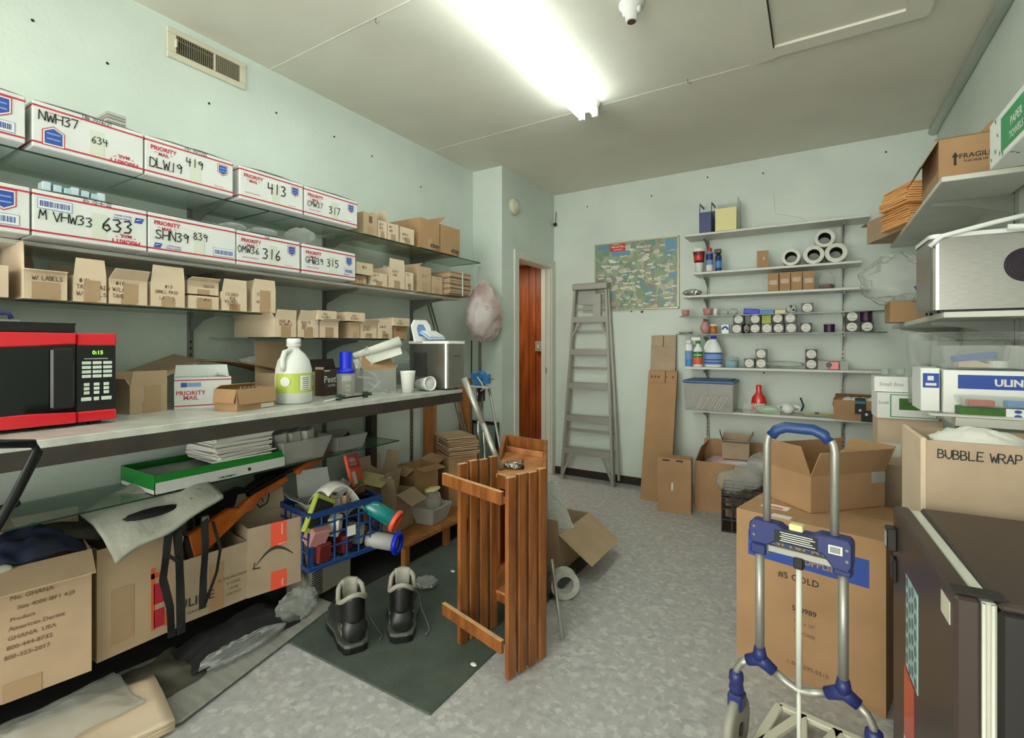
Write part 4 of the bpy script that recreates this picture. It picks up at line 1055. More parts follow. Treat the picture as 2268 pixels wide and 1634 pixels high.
# blue milk crate
o = thing('milk_crate', 'blue lattice milk crate full of cartons and tubes under the counter', 'crate', (-1.998, 1.672, .207), 81)
w_, d_, h_ = .205, .3, .28
for nm, (x0, x1, y0, y1) in (('front_lattice', (-w_, w_, 0, .01)), ('back_lattice', (-w_, w_, d_ - .01, d_))):
    b = MB()
    b.box(x0, x1, y0 - .004, y1 + .004, h_ - .03, h_).box(x0, x1, y0 - .004, y1 + .004, 0, .022)
    for z in (.085, .15, .205): b.box(x0, x1, y0, y1, z, z + .009)
    for k in range(7):
        x = x0 + (x1 - x0 - .008) * k / 6
        b.box(x, x + .008 + (.02 if k in (0,) else 0), y0, y1, .02, h_ - .02)
    b.build(nm, 'crate', o, bevel=.002)
for nm, x0 in (('left_lattice', -w_), ('right_lattice', w_ - .01)):
    b = MB()
    b.box(x0, x0 + .01, 0, d_, h_ - .03, h_).box(x0, x0 + .01, 0, d_, 0, .022)
    for z in (.085, .15, .205): b.box(x0, x0 + .01, 0, d_, z, z + .009)
    for k in range(6):
        y = (d_ - .008) * k / 5
        b.box(x0, x0 + .01, y, y + .008, .02, h_ - .02)
    b.build(nm, 'crate', o, bevel=.002)
b = MB()
for k in range(7): b.box(-w_ + k * (2 * w_ - .01) / 6, -w_ + .01 + k * (2 * w_ - .01) / 6, 0, d_, 0, .008)
for k in range(5): b.box(-w_, w_, k * (d_ - .01) / 4, k * (d_ - .01) / 4 + .01, 0, .007)
b.build('base_lattice', 'crate', o)
MB().box(-.0, .045, -.003, 0, .115, .165).build('label', 'paper', o)
# contents of the crate
carton('open grey carton tilted inside the blue crate', (-2.09, 1.60, .40), 70, .17, .13, .1, flaps={'b': (25, .14), 'r': (40, .09), 'l': (60, .08)}, m='greybox', mi='paper', tape=False)
carton('small brown carton tilted among the things in the blue crate', (-2.08, 1.76, .42), 120, .12, .08, .09, flaps={'b': 30, 'f': (60, .05)}, m='card3', tape=False)
o = tag(MB().box(-.07, .07, -.012, .012, 0, .18, at(-2.04, 1.50, .38, 100, 0, 30)).build('boxed_toy', 'lime', bevel=.002), 'long lime and black boxed toy standing in the left of the blue crate', 'box')
MB().box(-.06, .06, -.013, -.0125, .02, .16, at(0, 0, 0)).build('dark_panel', 'ink', o).matrix_local = at(-2.04, 1.50, .38, 100, 0, 30)
for k, (x, y, z, m, lb) in enumerate(((-2.06, 1.55, .24, 'cola', 'dull red pack low in the left of the blue crate'), (-2.07, 1.69, .24, 'cola', 'dull red pack low in the middle of the blue crate'), (-2.07, 1.63, .34, 'paper', 'white pack in the middle of the blue crate'), (-2.1, 1.8, .24, 'greybox', 'grey pouch low in the right of the blue crate'), (-2.17, 1.72, .3, 'dark', 'dark bundle at the back of the blue crate'), (-2.06, 1.52, .33, 'pink', 'pink pack seen behind the lattice of the blue crate'))):
    tag(MB().box(-.045, .045, -.035, .035, 0, .09, at(x, y, z, 17 * k, 5 * k, 8)).build('pack', m, bevel=.004), lb, 'pack')
tag(MB().tube([(-2.16, 1.68, .50), (-2.05, 1.83, .515)], .019, 16).build('tube_roll', 'core', smooth=True), 'dark brown cardboard tube lying across the top of the blue crate', 'tube')
tag(MB().tube([(-2.14, 1.70, .475), (-2.03, 1.84, .478)], .013, 16).build('steel_tube', 'gunm', smooth=True), 'dark steel tube under the cardboard tube on the blue crate', 'tube')
tag(MB().grid(lambda u, v: (-2.17 + .17 * v, 1.56 + .23 * u, .50 + .10 * math.sin(v * 2.2) - .06 * (u - .3) ** 2 * 6), 12, 12).build('magazine', 'paper', smooth=True, solid=.004), 'curled white and grey card standing up out of the blue crate', 'card')
def ringed(label, a, b, m, mr, r=.046):
    A, B = Vector(a), Vector(b)
    d = (B - A).normalized()
    o = thing('ringed_tube', label, 'tube', A)
    Q = d.to_track_quat('Z', 'Y').to_matrix().to_4x4()
    L_ = (B - A).length
    MB().lathe([(r * .86, 0), (r * .9, .01), (r * .9, L_), (r * .8, L_), (r * .78, .01)], 28, Q).build('tube_body', m, o, smooth=True)
    MB().tube([Q @ Vector((r * math.cos(6.2832 * k / 28), r * math.sin(6.2832 * k / 28), L_)) for k in range(28)], .0135, 10, closed=True).build('end_ring', mr, o, smooth=True)
    MB().lathe([(0, L_ - .06), (r * .8, L_ - .06)], 20, Q).build('inner_stop', mr if mr == 'bluep' else 'cola', o)
    return o
ringed('teal tube with an orange end ring sticking out right of the blue crate', (-2.02, 1.816, 0.442), (-1.86, 1.87, 0.365), 'teal', 'orange')
ringed('pale grey tube with a blue end ring below the teal tube', (-2.02, 1.826, 0.257), (-1.86, 1.88, 0.246), 'greybox', 'bluep', .047)
# grey appliance under the crate
o = thing('vent_appliance', 'beige grey appliance with side vents on the floor under the blue crate', 'appliance', (-2.13, 1.69, .007), 95)
MB().prism([(-.14, .0), (.14, .0), (.15, .05), (.14, .3), (-.14, .3), (-.15, .05)], 0, .195).build('housing', 'grey', o, bevel=.02, smooth=False)
b = MB()
for k in range(13): b.box(-.135, -.07, -.002, .0, .02 + k * .012, .025 + k * .012)
b.build('vent_slots', 'ink', o)
tb = MB()
for k in range(2): tb.tube([(-.15 - .012 * k, .02, .16), (-.158 - .012 * k, .0, .08), (-.15 - .006 * k, -.01, .01), (-.1, -.012, .005)], .003, 6)
tb.build('power_cord', 'zinc', o, smooth=True)
# vacuum bag pack
o = thing('vacuum_bag_pack', 'red and orange pack of vacuum bags standing behind the blue crate', 'pack', (-2.2, 1.93, .47), 115)
T = at(0, 0, 0, 0, -18, 8)
MB().box(-.075, .075, 0, .02, 0, .2, T).build('pack_body', mat('pack_orange', (232, 92, 40), .35), o, bevel=.004)
MB().box(-.075, .075, -.001, 0, .12, .2, T).build('red_top', 'red', o)
MB().text('HEPA', .034, T @ up(-.06, .155, -.0025), bold=.03).text('vacuum bags', .017, T @ up(-.06, .135, -.0025), bold=.01).build('white_lettering', 'paper', o)
MB().box(-.03, .055, -.0022, -.001, .015, .04, T).build('green_strip', 'green', o)
MB().box(-.06, -.015, -.0024, -.001, .03, .1, T).build('picture_panel', 'paper', o)
# cartons at the right part under the counter
carton('brown carton with its front flap hanging out, right of the ringed tubes', (-2.17, 2.26, .147), 101, .19, .11, .23, flaps={'f': (120, .12), 'b': (-10, .12), 'l': (10, .1)}, m='card3', t=.004)
carton('larger open carton behind, its tall side flaps standing up', (-2.33, 2.2, .147), 94, .30, .12, .27, flaps={'b': (6, .15), 'r': (18, .17), 'l': (-25, .1)}, m='card', t=.004, tape=False)
tag(MB().box(-.09, .09, -.07, .07, 0, .004, at(-2.3, 2.12, .46, 20, 12, 8)).build('yellow_sheet', 'yellow'), 'pale yellow envelope lying in the open carton behind the tubes', 'envelope')
o = tub('clear_tub', 'clear plastic tub holding a pouch, on the low wooden stand', (-2.03, 2.45, .147), 96, .2, .17, .11, 'tub', .02)
tag(MB().blob((-2.11, 2.45, .25), (.04, .06, .09), .2, 2.4, 12).build('clear_pouch', 'bag', smooth=True), 'clear pouch with a yellow top standing in the clear tub', 'pouch')
tag(MB().blob((-2.12, 2.46, .345), (.03, .06, .012), .3, 2.4, 13, 14, 8).build('yellow_rag', 'yellow', smooth=True), 'crumpled yellow paper on the clear pouch', 'paper')
carton('open brown carton with a pale top flap folded out, left of the slatted stand', (-2.25, 2.55, .147), 80, .2, .2, .31, flaps={'f': (95, .09), 'l': (120, .08), 'r': (70, .1)}, m='card2', mi='cardin', tape=False, t=.005)
carton('brown carton carrying the stack of flattened boxes', (-2.13, 2.80, .147), 62, .22, .22, .345, closed=True, m='card2', tape=False, t=.005)
o = thing('flattened_box_stack', 'loose stack of flattened brown boxes in front of the wooden studs', 'cardboard stack', (-2.11, 2.78, .5), 58)
for k in range(11):
    MB().box(-.11, .11, 0, .28, k * .0125, k * .0125 + .008, at(random.uniform(-.012, .012), random.uniform(-.01, .01), 0, random.uniform(-3, 3), 0, random.uniform(-1, 1))).build('flat_box', 'card' if k % 3 else 'card2', o)
for x0, y0, lb in ((-2.50, 2.79, 'left wooden stud standing behind the stack of flattened boxes'), (-2.42, 3.12, 'right wooden stud standing behind the stack of flattened boxes')):
    tag(MB().box(x0, x0 + .10, y0, y0 + .045, .0, 1.02).build('wooden_stud', 'pine', bevel=.003), lb, 'post')
# bags and scraps on the floor at the left
cloth('black bin bag crumpled on the floor in front of the ULINE carton', 'black_bag', (-2.13, 1.2, .02), (.26, .5, .07), 'dark', 21, .03, 'bag')
cloth('dark cloth lying under the carton with the red printed strip', 'dark_cloth', (-2.12, .84, .02), (.3, .34, .03), 'olive', 31, .02, 'cloth')
tag(MB().blob((-2.05, 1.43, .07), (.04, .085, .065), .35, 2.2, 17).build('clear_bag', 'bag', smooth=True), 'clear plastic bag slumped in front of the carton with red tape', 'bag')
tag(MB().blob((-2.0, 1.15, .05), (.04, .14, .02), .4, 2.2, 18).build('clear_bag', 'bag', smooth=True), 'thin clear plastic strip twisted over the black bin bag', 'bag')
o = thing('folded_paper_bag', 'folded pale brown paper stack on the floor at the lower left', 'paper', (-2.0, .62, .02), -12)
for k in range(6):
    MB().grid(lambda u, v: (-.16 + .32 * u, -.2 + .42 * v, k * .006 + .012 * math.sin(u * 4) * (v * .5) + .004 * noise.noise(Vector((u * 5, v * 5, k)))), 12, 12).build('folded_layer', 'cardp', o, smooth=True, solid=.003)
cloth('clear grey plastic sheet spread on the folded paper at the lower left', 'plastic_sheet', (-2.08, .58, .07), (.26, .4, .03), 'bag', 41, .02, 'plastic')
o = thing('ribbed_hose', 'grey ribbed cylinder end at the bottom left corner', 'hose', (-1.72, .30, .03), 0)
b = MB()
for k in range(9): b.lathe([(.03, k * .014), (.038, k * .014 + .004), (.038, k * .014 + .009), (.03, k * .014 + .014)], 20, at(0, 0, .16, 20, 120))
b.build('ribs', 'zinc', o, smooth=True)
MB().lathe([(0, 0), (.05, 0), (.055, .05), (.05, .13), (0, .14)], 20, at(0, .03, .03, 0, 0)).build('motor_cap', 'black', o, smooth=True)
tag(MB().blob((-1.75, 1.98, .03), (.05, .045, .018), .4, 2.5, 22).build('plastic_scrap', 'bag', smooth=True), 'small crumpled clear plastic scrap on the green mat behind the boots', 'plastic scrap')
for k, (x, y) in enumerate(((-1.156, 1.588), (-1.732, 2.182))):
    tag(MB().blob((x, y, .013), (.012, .008, .004), .3, 2, k).build('paper_scrap', 'paper', smooth=True), ('torn white scrap on the green mat in front of the slatted stand', 'tiny white scrap on the green mat left of the slatted stand')[k], 'paper scrap')

# ---------------- boots ----------------
def boot(label, loc, rz, tilt=0):
    o = thing('hiking_boot', label, 'boot', loc, rz, 'pair of black hiking boots')
    # outline stations along the foot, heel at y=0, toe at y=.29
    st = [(-.002, .032, .055, .0), (.02, .043, .09, .0), (.06, .046, .105, .0), (.11, .045, .10, .0), (.16, .049, .085, 0), (.2, .054, .07, 0), (.245, .052, .058, 0), (.28, .038, .046, 0), (.295, .015, .034, 0)]
    n = 14
    vs = []
    for y, hw, h, s in st:
        for k in range(n):
            a = 6.28318 * k / n
            cx_, cz = math.cos(a), math.sin(a)
            z = .032 + h * .5 + cz * h * .5
            x = cx_ * hw * (1 - .25 * max(0, cz))
            vs.append((x, y, max(.028, z)))
    fs = [(i * n + k, i * n + (k + 1) % n, (i + 1) * n + (k + 1) % n, (i + 1) * n + k) for i in range(len(st) - 1) for k in range(n)]
    fs += [list(range(n))[::-1], [(len(st) - 1) * n + k for k in range(n)]]
    MB().add(vs, fs).build('upper', mat('boot_leather', (40, 44, 42), .38, rgb2=(20, 22, 22), scale=14), o, smooth=True)
    # sole
    sole = [(x * 1.1, y) for y, x in ((-.01, .02), (.0, .036), (.05, .047), (.12, .046), (.2, .057), (.26, .052), (.295, .03), (.305, .01))]
    poly = [(x, y) for x, y in sole] + [(-x, y) for x, y in sole[::-1]]
    MB().prism(poly, 0, .024).build('outsole', 'black', o, bevel=.003)
    MB().prism([(x * .99, y) for x, y in poly], .024, .034).build('midsole_line', 'zinc', o)
    # shaft and collar
    def shaft(u, v):
        a = u * 6.28318
        c = math.cos(a); s_ = math.sin(a)
        k = 1 + .12 * v
        front = max(0, s_)
        zt = .19 - .035 * abs(c) ** 2 * (1 if s_ < .3 else .3) + .012 * front
        return (c * .040 * k, .055 + s_ * .052 * k + .015 * v, .09 + (zt - .09) * v)
    MB().grid(shaft, 28, 6).build('shaft', 'black', o, smooth=True, solid=.006)
    rim = [shaft(k / 28, 1) for k in range(28)]
    MB().tube(rim, .0085, 8, closed=True).build('padded_collar', 'grey', o, smooth=True)
    MB().grid(lambda u, v: (-.026 + .052 * u, .095 + .012 * v + .01 * math.sin(u * 3.14), .105 + .105 * v), 6, 6).build('tongue', 'grey', o, smooth=True, solid=.006)
    la = MB()
    for k in range(6):
        y, z = .125 + .018 * (5 - k) * .9, .095 + .014 * k - .005
        y2 = y - .012
        la.tube([(-.03, y, z - .012), (0, y2, z + .004), (.03, y, z - .012)], .0028, 6)
    la.tube([(.03, .12, .15), (.06, .14, .1), (.07, .13, .05), (.09, .09, .02), (.1, .05, .006), (.085, .02, .005)], .0022, 6)
    la.build('laces', 'zinc', o, smooth=True)
    e = MB()
    for k in range(4):
        for x in (-.034, .034): e.lathe([(.004, 0), (.004, .002), (0, .002)], 8, at(x, .19 - .018 * k, .085 + .015 * k, 0, 0, 60 if x > 0 else -60))
    e.build('eyelets', 'alu', o)
    MB().box(-.044, -.038, .03, .09, .05, .09).box(.038, .044, .03, .09, .05, .09).build('side_panels', 'zinc', o, bevel=.002)
    return o
boot('left black hiking boot with grey collar on the green mat', (-1.62, 1.40, .009), 62).scale = (1.22, 1.12, 1.22)
boot('right black hiking boot, its grey tongue pulled up and lace trailing', (-1.51, 1.55, .009), 42).scale = (1.2, 1.12, 1.25)

# ---------------- slatted wooden stand ----------------
o = thing('wooden_stand', 'brown slatted wooden stand with a tray top standing on the mat', 'stand', (0, 0, 0))
EX, EY = Vector((.965, -.262, 0)), Vector((.262, .965, 0))
A0 = Vector((-1.295, 1.665, 0))
def sl(a, t, w, th, z0, z1, name='slat', m='wood', along='y'):
    # board from local (a, t): w along EY, th along EX
    p = A0 + EX * a + EY * t
    u_, v_ = (EY * w, EX * th)
    q = [p, p + v_, p + v_ + u_, p + u_]
    lo = [Vector((c.x, c.y, z0)) for c in q]; hi = [Vector((c.x, c.y, z1)) for c in q]
    MB().hexa(lo, hi).build(name, m, o, bevel=.002)
for a in (-.005, .296):
    for k in range(4):
        sl(a, .058 * k, .041, .02, .009, .775 + .004 * (k % 2))
def rail(a0, a1, t, z0, z1, th=.018, name='rail'):
    p, q = A0 + EX * a0 + EY * t, A0 + EX * a1 + EY * t
    u_ = EY * th
    c = [p, q, q + u_, p + u_]
    MB().hexa([Vector((k.x, k.y, z0)) for k in c], [Vector((k.x, k.y, z1)) for k in c]).build(name, 'wood', o, bevel=.002)
    MB().hexa([Vector((k.x, k.y, z1)) + Vector((0, 0, .0002)) for k in c], [Vector((k.x, k.y, z1)) + Vector((0, 0, .0012)) for k in c]).build('worn_top_edge', 'woodt', o)
rail(-.09, .294, -.019, .672, .722)
rail(-.09, .294, -.019, .105, .155)
rail(.016, .294, .205, .64, .70)
rail(.016, .294, .205, .575, .60)
rail(.016, .294, .205, .13, .17)
for a in (-.005, .296):
    p = A0 + EX * a + EY * .0
    for k in range(4):
        c = [A0 + EX * a + EY * (.058 * k), A0 + EX * (a + .02) + EY * (.058 * k), A0 + EX * (a + .02) + EY * (.058 * k + .041), A0 + EX * a + EY * (.058 * k + .041)]
        zt = .775 + .004 * (k % 2)
        MB().hexa([Vector((q.x, q.y, zt + .0002)) for q in c], [Vector((q.x, q.y, zt + .0012)) for q in c]).build('end_grain', 'woodt', o)
# back body with tray
FL, FR, BR, BL = Vector((-1.245, 1.86, 0)), Vector((-.985, 1.83, 0)), Vector((-1.20, 2.27, 0)), Vector((-1.45, 2.30, 0))
def quadbox(pts, z0, z1, name, m):
    if isinstance(z0, (int, float)): z0 = [z0] * 4
    if isinstance(z1, (int, float)): z1 = [z1] * 4
    MB().hexa([Vector((p.x, p.y, z)) for p, z in zip(pts, z0)], [Vector((p.x, p.y, z)) for p, z in zip(pts, z1)]).build(name, m, o, bevel=.002)
quadbox([FL, FR, BR, BL], .685, .70, 'tray_floor', 'wood2')
quadbox([FL, FR, BR, BL], .16, .175, 'lower_shelf', 'wood2')
def wallp(p, q, th, z0a, z0b, z1a, z1b, name, m='wood'):
    d = (q - p).normalized(); n_ = Vector((-d.y, d.x, 0)) * th
    quadbox([p, q, q + n_, p + n_], [z0a, z0b, z0b, z0a], [z1a, z1b, z1b, z1a], name, m)
wallp(BL, BR, .02, .009, .009, .785, .785, 'back_panel')
wallp(FR.lerp(BR, .55), BR, -.018, .009, .009, .70, .79, 'side_panel')
wallp(FL.lerp(BL, .5), BL, .018, .009, .009, .70, .79, 'side_panel')
wallp(FR, FR.lerp(BR, .55), -.018, .15, .15, .69, .70, 'side_panel')
wallp(BL.lerp(FL, .03), BR.lerp(FR, .03), -.012, .70, .70, .73, .73, 'cleat', 'wood2')
o2 = thing('metal_fittings', 'shiny metal fittings lying in the tray of the wooden stand', 'metal parts', (-1.22, 2.0, .702))
MB().tube([(-.04, 0, .012), (.03, .03, .012)], .01, 10).build('bolt', 'chrome', o2, smooth=True)
MB().blob((.0, -.02, .012), (.04, .025, .01), .4, 2, 4, 16, 10).build('foil_scrap', 'foil', o2)
MB().lathe([(.016, 0), (.016, .014), (.008, .02)], 12, at(.045, -.01, 0)).build('knob', 'black', o2)
MB().box(-.006, .006, -.03, .03, 0, .004, at(.02, .05, .02, 30, 0, 30)).build('clip', 'chrome', o2)
# long pole through the stand and the leaning metal stand with the blue vise
tag(MB().tube([(-1.456, 1.923, 1.12), (-1.35, 1.927, .91)], .0155, 16).tube([(-1.35, 1.927, .91), (-1.245, 1.93, .702)], .0135, 16).build('metal_pole', 'alu', smooth=True), 'pale metal telescopic pole leaning into the tray of the wooden stand', 'pole')
tag(MB().tube([(-1.03, 2.02, .30), (-.93, 1.93, .012)], .0095, 12).build('metal_rod', 'alu', smooth=True), 'grey metal rod leaning on the right side of the wooden stand', 'rod')
o = thing('floor_stand', 'chrome clamp stand with a blue vise head behind the counter end', 'stand', (-2.1, 2.98, 0))
MB().tube([(0, 0, .97), (.12, -.12, .35), (.17, -.16, .0)], .011, 12).build('leg', 'chrome', o, smooth=True)
MB().tube([(.05, .03, .96), (.1, .14, .4), (.12, .2, .0)], .010, 12).build('leg', 'alu', o, smooth=True)
MB().tube([(-.02, -.02, .97), (-.10, .12, 0.0)], .010, 12).build('leg', 'chrome', o, smooth=True)
MB().box(-.09, .09, -.05, .05, .97, .985).build('top_plate', 'white', o, bevel=.004)
v = MB(); v.box(-.055, .02, -.03, .03, .986, 1.045).box(-.075, -.03, -.034, .034, 1.03, 1.075).box(.03, .07, -.03, .03, 1.0, 1.07).lathe([(0, 0), (.03, 0), (.03, .07), (0, .07)], 16, at(.0, -.035, 1.06, 0, -90))
v.build('vise_head', 'skyb', o, bevel=.004)
MB().tube([(.07, 0, 1.035), (.105, 0, 1.035)], .007, 10).tube([(.1, -.03, 1.035), (.1, .03, 1.035)], .004, 8).build('vise_screw', 'chrome', o)
MB().tube([(.0, -.05, 1.05), (.045, -.06, 1.01), (.06, -.05, .97), (.03, -.05, .95)], .006, 8).build('hose_loop', 'paper', o, smooth=True)
MB().box(-.02, .02, -.02, .02, .87, .969).build('lower_clamp', 'black', o)
o = thing('chrome_rods', 'pair of chrome rods leaning on the wall behind the ice maker', 'rods', (-2.42, 2.84, 0))
for k in (0, .035):
    MB().tube([(-.06, -.02 + k, 1.6), (.04, .12 + k, 1.0), (.19, .34 + k, 0)], .009, 10).build('rod', 'chrome', o, smooth=True)
o = thing('wall_rods', 'thin dark and grey rods standing upright below the hanging bag', 'rods', (-2.46, 3.35, 0))
MB().tube([(0, 0, 0), (0, 0, 1.32)], .005, 8).build('rod', 'black', o)
MB().tube([(0, .12, 0), (0, .12, 1.32)], .013, 10).build('rod', 'zinc', o)
o = thing('picture_frame', 'dark brown frame leaning on the corner wall behind the wooden stand', 'frame', (-2.39, 3.44, .012))
for x0, x1, z0, z1 in ((-.14, .14, .6, .625), (-.14, .14, 0, .025), (-.14, -.115, .025, .6), (.115, .14, .025, .6)):
    MB().box(x0, x1, -.01, .01, z0, z1).build('frame_bar', 'trunk', o)
MB().box(-.115, .115, -.002, .002, .025, .6).build('picture_pane', mat('dull_print', (140, 160, 150), .5), o)
# hanging plastic bag
o = thing('shopping_bag', 'white plastic shopping bag full of pink stuff hanging on the wall', 'bag', (-2.27, 3.27, 1.5))
MB().blob((0, 0, .05), (.11, .19, .22), .15, 2.2, 5, 44, 30, pinch=.3).build('bag_body', 'bagw', o, smooth=True)
MB().grid(lambda u, v: (-.06 + .05 * v, -.16 + .18 * u + .07 * v * (u < .5), .2 + .26 * v - .1 * u), 10, 10).build('handle_loop', 'bag', o, smooth=True)
b = MB(); b.text('THANK', .055, Matrix.Translation((.105, -.15, .05)) @ Matrix.Rotation(R(90), 4, 'Z') @ RX, bold=.01, sx=.9)
b.build('red_print', 'pink', o)

# ---------------- open carton with bubble wrap, tape roll ----------------
carton('open brown carton behind the wooden stand with a large side flap folded out', (-1.21, 2.68, .0), 90, .44, .34, .227, flaps={'f': (124, .235), 'b': (20, .15), 'l': (0, .08)}, fl=.1, m='card', tape=False, t=.005)
o = thing('bubble_wrap_roll', 'rolled sheet of bubble wrap leaning out of the open carton', 'bubble wrap', (-1.32, 2.60, .10))
T = at(0, 0, 0, 30, 0, -14)
MB().lathe([(.05, 0), (.075, .12), (.105, .3), (.11, .37), (.098, .37), (.05, .06)], 28, T, sx=1.1, sy=.6).build('wrap', 'bubble', o, smooth=True)
MB().grid(lambda u, v: (-.09 + .2 * v + .04 * u, -.075 + .02 * math.sin(u * 3), .36 - .3 * u + .04 * v), 12, 10, T).build('loose_sheet', 'bubble', o, smooth=True)
def tape_roll(label, loc, T, ro=.06, ri=.038, w=.05, group=None, m='tapew', core='core'):
    o = thing('tape_roll', label, 'tape', loc, 0, group)
    MB().lathe([(ri, -w / 2), (ro, -w / 2), (ro, w / 2), (ri, w / 2), (ri, -w / 2)], 36, T, cap=False).build('tape_wound', m, o)
    MB().lathe([(ri - .003, w / 2), (ri, w / 2), (ri, -w / 2), (ri - .003, -w / 2), (ri - .003, w / 2)], 36, T, cap=False).build('core', core, o)
    return o
tape_roll('large roll of clear tape standing on edge on the floor beside the wooden stand', (-1.085, 2.27, .074), at(0, 0, 0, -52, 0, 90), .073, .047, .055, core='paper')

# ---------------- back wall ----------------
# framed map
o = thing('framed_map', 'framed illustrated county map with white labels on the back wall above the ladder', 'map', (-1.405, YB, 1.925))
W, H_ = .392, .318
def map_material():
    m = bpy.data.materials.new('map_print'); m.use_nodes = True
    nt = m.node_tree; N, L = nt.nodes, nt.links
    p = N['Principled BSDF']; p.inputs['Roughness'].default_value = .25
    tc = N.new('ShaderNodeTexCoord')
    v = N.new('ShaderNodeTexVoronoi'); v.inputs['Scale'].default_value = 26
    n = N.new('ShaderNodeTexNoise'); n.inputs['Scale'].default_value = 9; n.inputs['Detail'].default_value = 5
    mxv = N.new('ShaderNodeMixRGB'); mxv.inputs[0].default_value = .12
    L.new(tc.outputs['Object'], n.inputs['Vector']); L.new(tc.outputs['Object'], mxv.inputs[1]); L.new(n.outputs['Color'], mxv.inputs[2]); L.new(mxv.outputs[0], v.inputs['Vector'])
    s = N.new('ShaderNodeSeparateColor'); L.new(v.outputs['Color'], s.inputs[0])
    r = N.new('ShaderNodeValToRGB'); r.color_ramp.interpolation = 'CONSTANT'
    cols = [(0, (132, 154, 128)), (.2, (152, 166, 142)), (.36, (116, 146, 134)), (.5, (158, 156, 142)), (.62, (138, 158, 124)), (.74, (140, 130, 130)), (.86, (104, 146, 158)), (.94, (170, 176, 154))]
    e = r.color_ramp.elements
    e[0].color = lin(cols[0][1]); e[1].position = cols[1][0]; e[1].color = lin(cols[1][1])
    for a, c in cols[2:]:
        k = e.new(a); k.color = lin(c)
    L.new(s.outputs[0], r.inputs[0]); L.new(r.outputs[0], p.inputs['Base Color'])
    return m
MB().box(-W + .008, W - .008, -.012, -.006, -H_ + .008, H_ - .008).build('map_sheet', map_material(), o)
MB().box(-W, W, -.006, 0, -H_, H_).build('backing', 'trunk', o)
for x0, x1, z0, z1 in ((-W, W, H_ - .012, H_), (-W, W, -H_, -H_ + .012), (-W, -W + .012, -H_, H_), (W - .012, W, -H_, H_)):
    MB().box(x0, x1, -.022, 0, z0, z1).build('frame_bar', mat('brass_frame', (206, 198, 168), .25, metal=.5) if 'brass' not in M else M['brass'], o, bevel=.003)
rnd = random.Random(5)
lb = MB(); gr = MB(); tx = MB()
for k in range(150):
    x, z = rnd.uniform(-W + .04, W - .04), rnd.uniform(-H_ + .03, H_ - .04)
    if x < -.12 and z > .17: continue
    w_, h_ = rnd.uniform(.012, .030), rnd.uniform(.005, .011)
    T = up(x, z, -.0124, rnd.uniform(-14, 14))
    (lb if k % 4 else gr).box(-w_, w_, -h_, h_, 0, .0003 + k * 1e-6, T)
    if k % 2: tx.box(-w_ * .7, w_ * .7, -h_ * .25, h_ * .2, 0, .0007, T)
lb.build('map_labels', 'paper', o); gr.build('map_pictures', 'cardp', o); tx.build('map_label_print', 'zinc', o)
rd = MB()
for j in range(9):
    x, z = rnd.uniform(-.3, .3), rnd.uniform(-.15, .25)
    pts = []
    a = rnd.uniform(4, 5.4)
    for k in range(12):
        pts.append((max(-W + .02, min(W - .02, x)), -.0127, max(-H_ + .02, min(H_ - .02, z))))
        a += rnd.uniform(-.6, .6); x += .03 * math.cos(a); z += .03 * math.sin(a)
    rd.tube(pts, .0028, 4, flat=1)
rd.build('map_roads', 'yellow', o)
MB().box(-.235, -.09, -.0132, -.0125, .235, .30).build('red_title_panel', 'redb', o)
for x0, x1, z0, z1 in ((-.22, -.05, .19, .235), (-W + .03, -.25, .26, .3), (W - .09, W - .015, -.05, .0), (W - .12, W - .015, .2, .3)):
    MB().box(x0, x1, -.013, -.0124, z0, z1).build('map_water', mat('map_blue', (96, 146, 176), .4), o)
MB().text('Marion Co.', .027, up(-.163, .268, -.0136), bold=.02, align='CENTER').text('ARKANSAS', .017, up(-.163, .244, -.0136), bold=.01, align='CENTER').build('map_title', 'paper', o)
o = thing('screw_hook', 'small dark hook in the wall under the map', 'hook', (-1.34, YB, 1.585))
MB().tube([(0, 0, 0), (0, -.02, .002), (.012, -.022, .006)], .004, 6).lathe([(.009, 0), (.009, .004), (0, .005)], 10, at(0, -.02, 0, 0, 90)).build('hook_body', 'gunm', o)

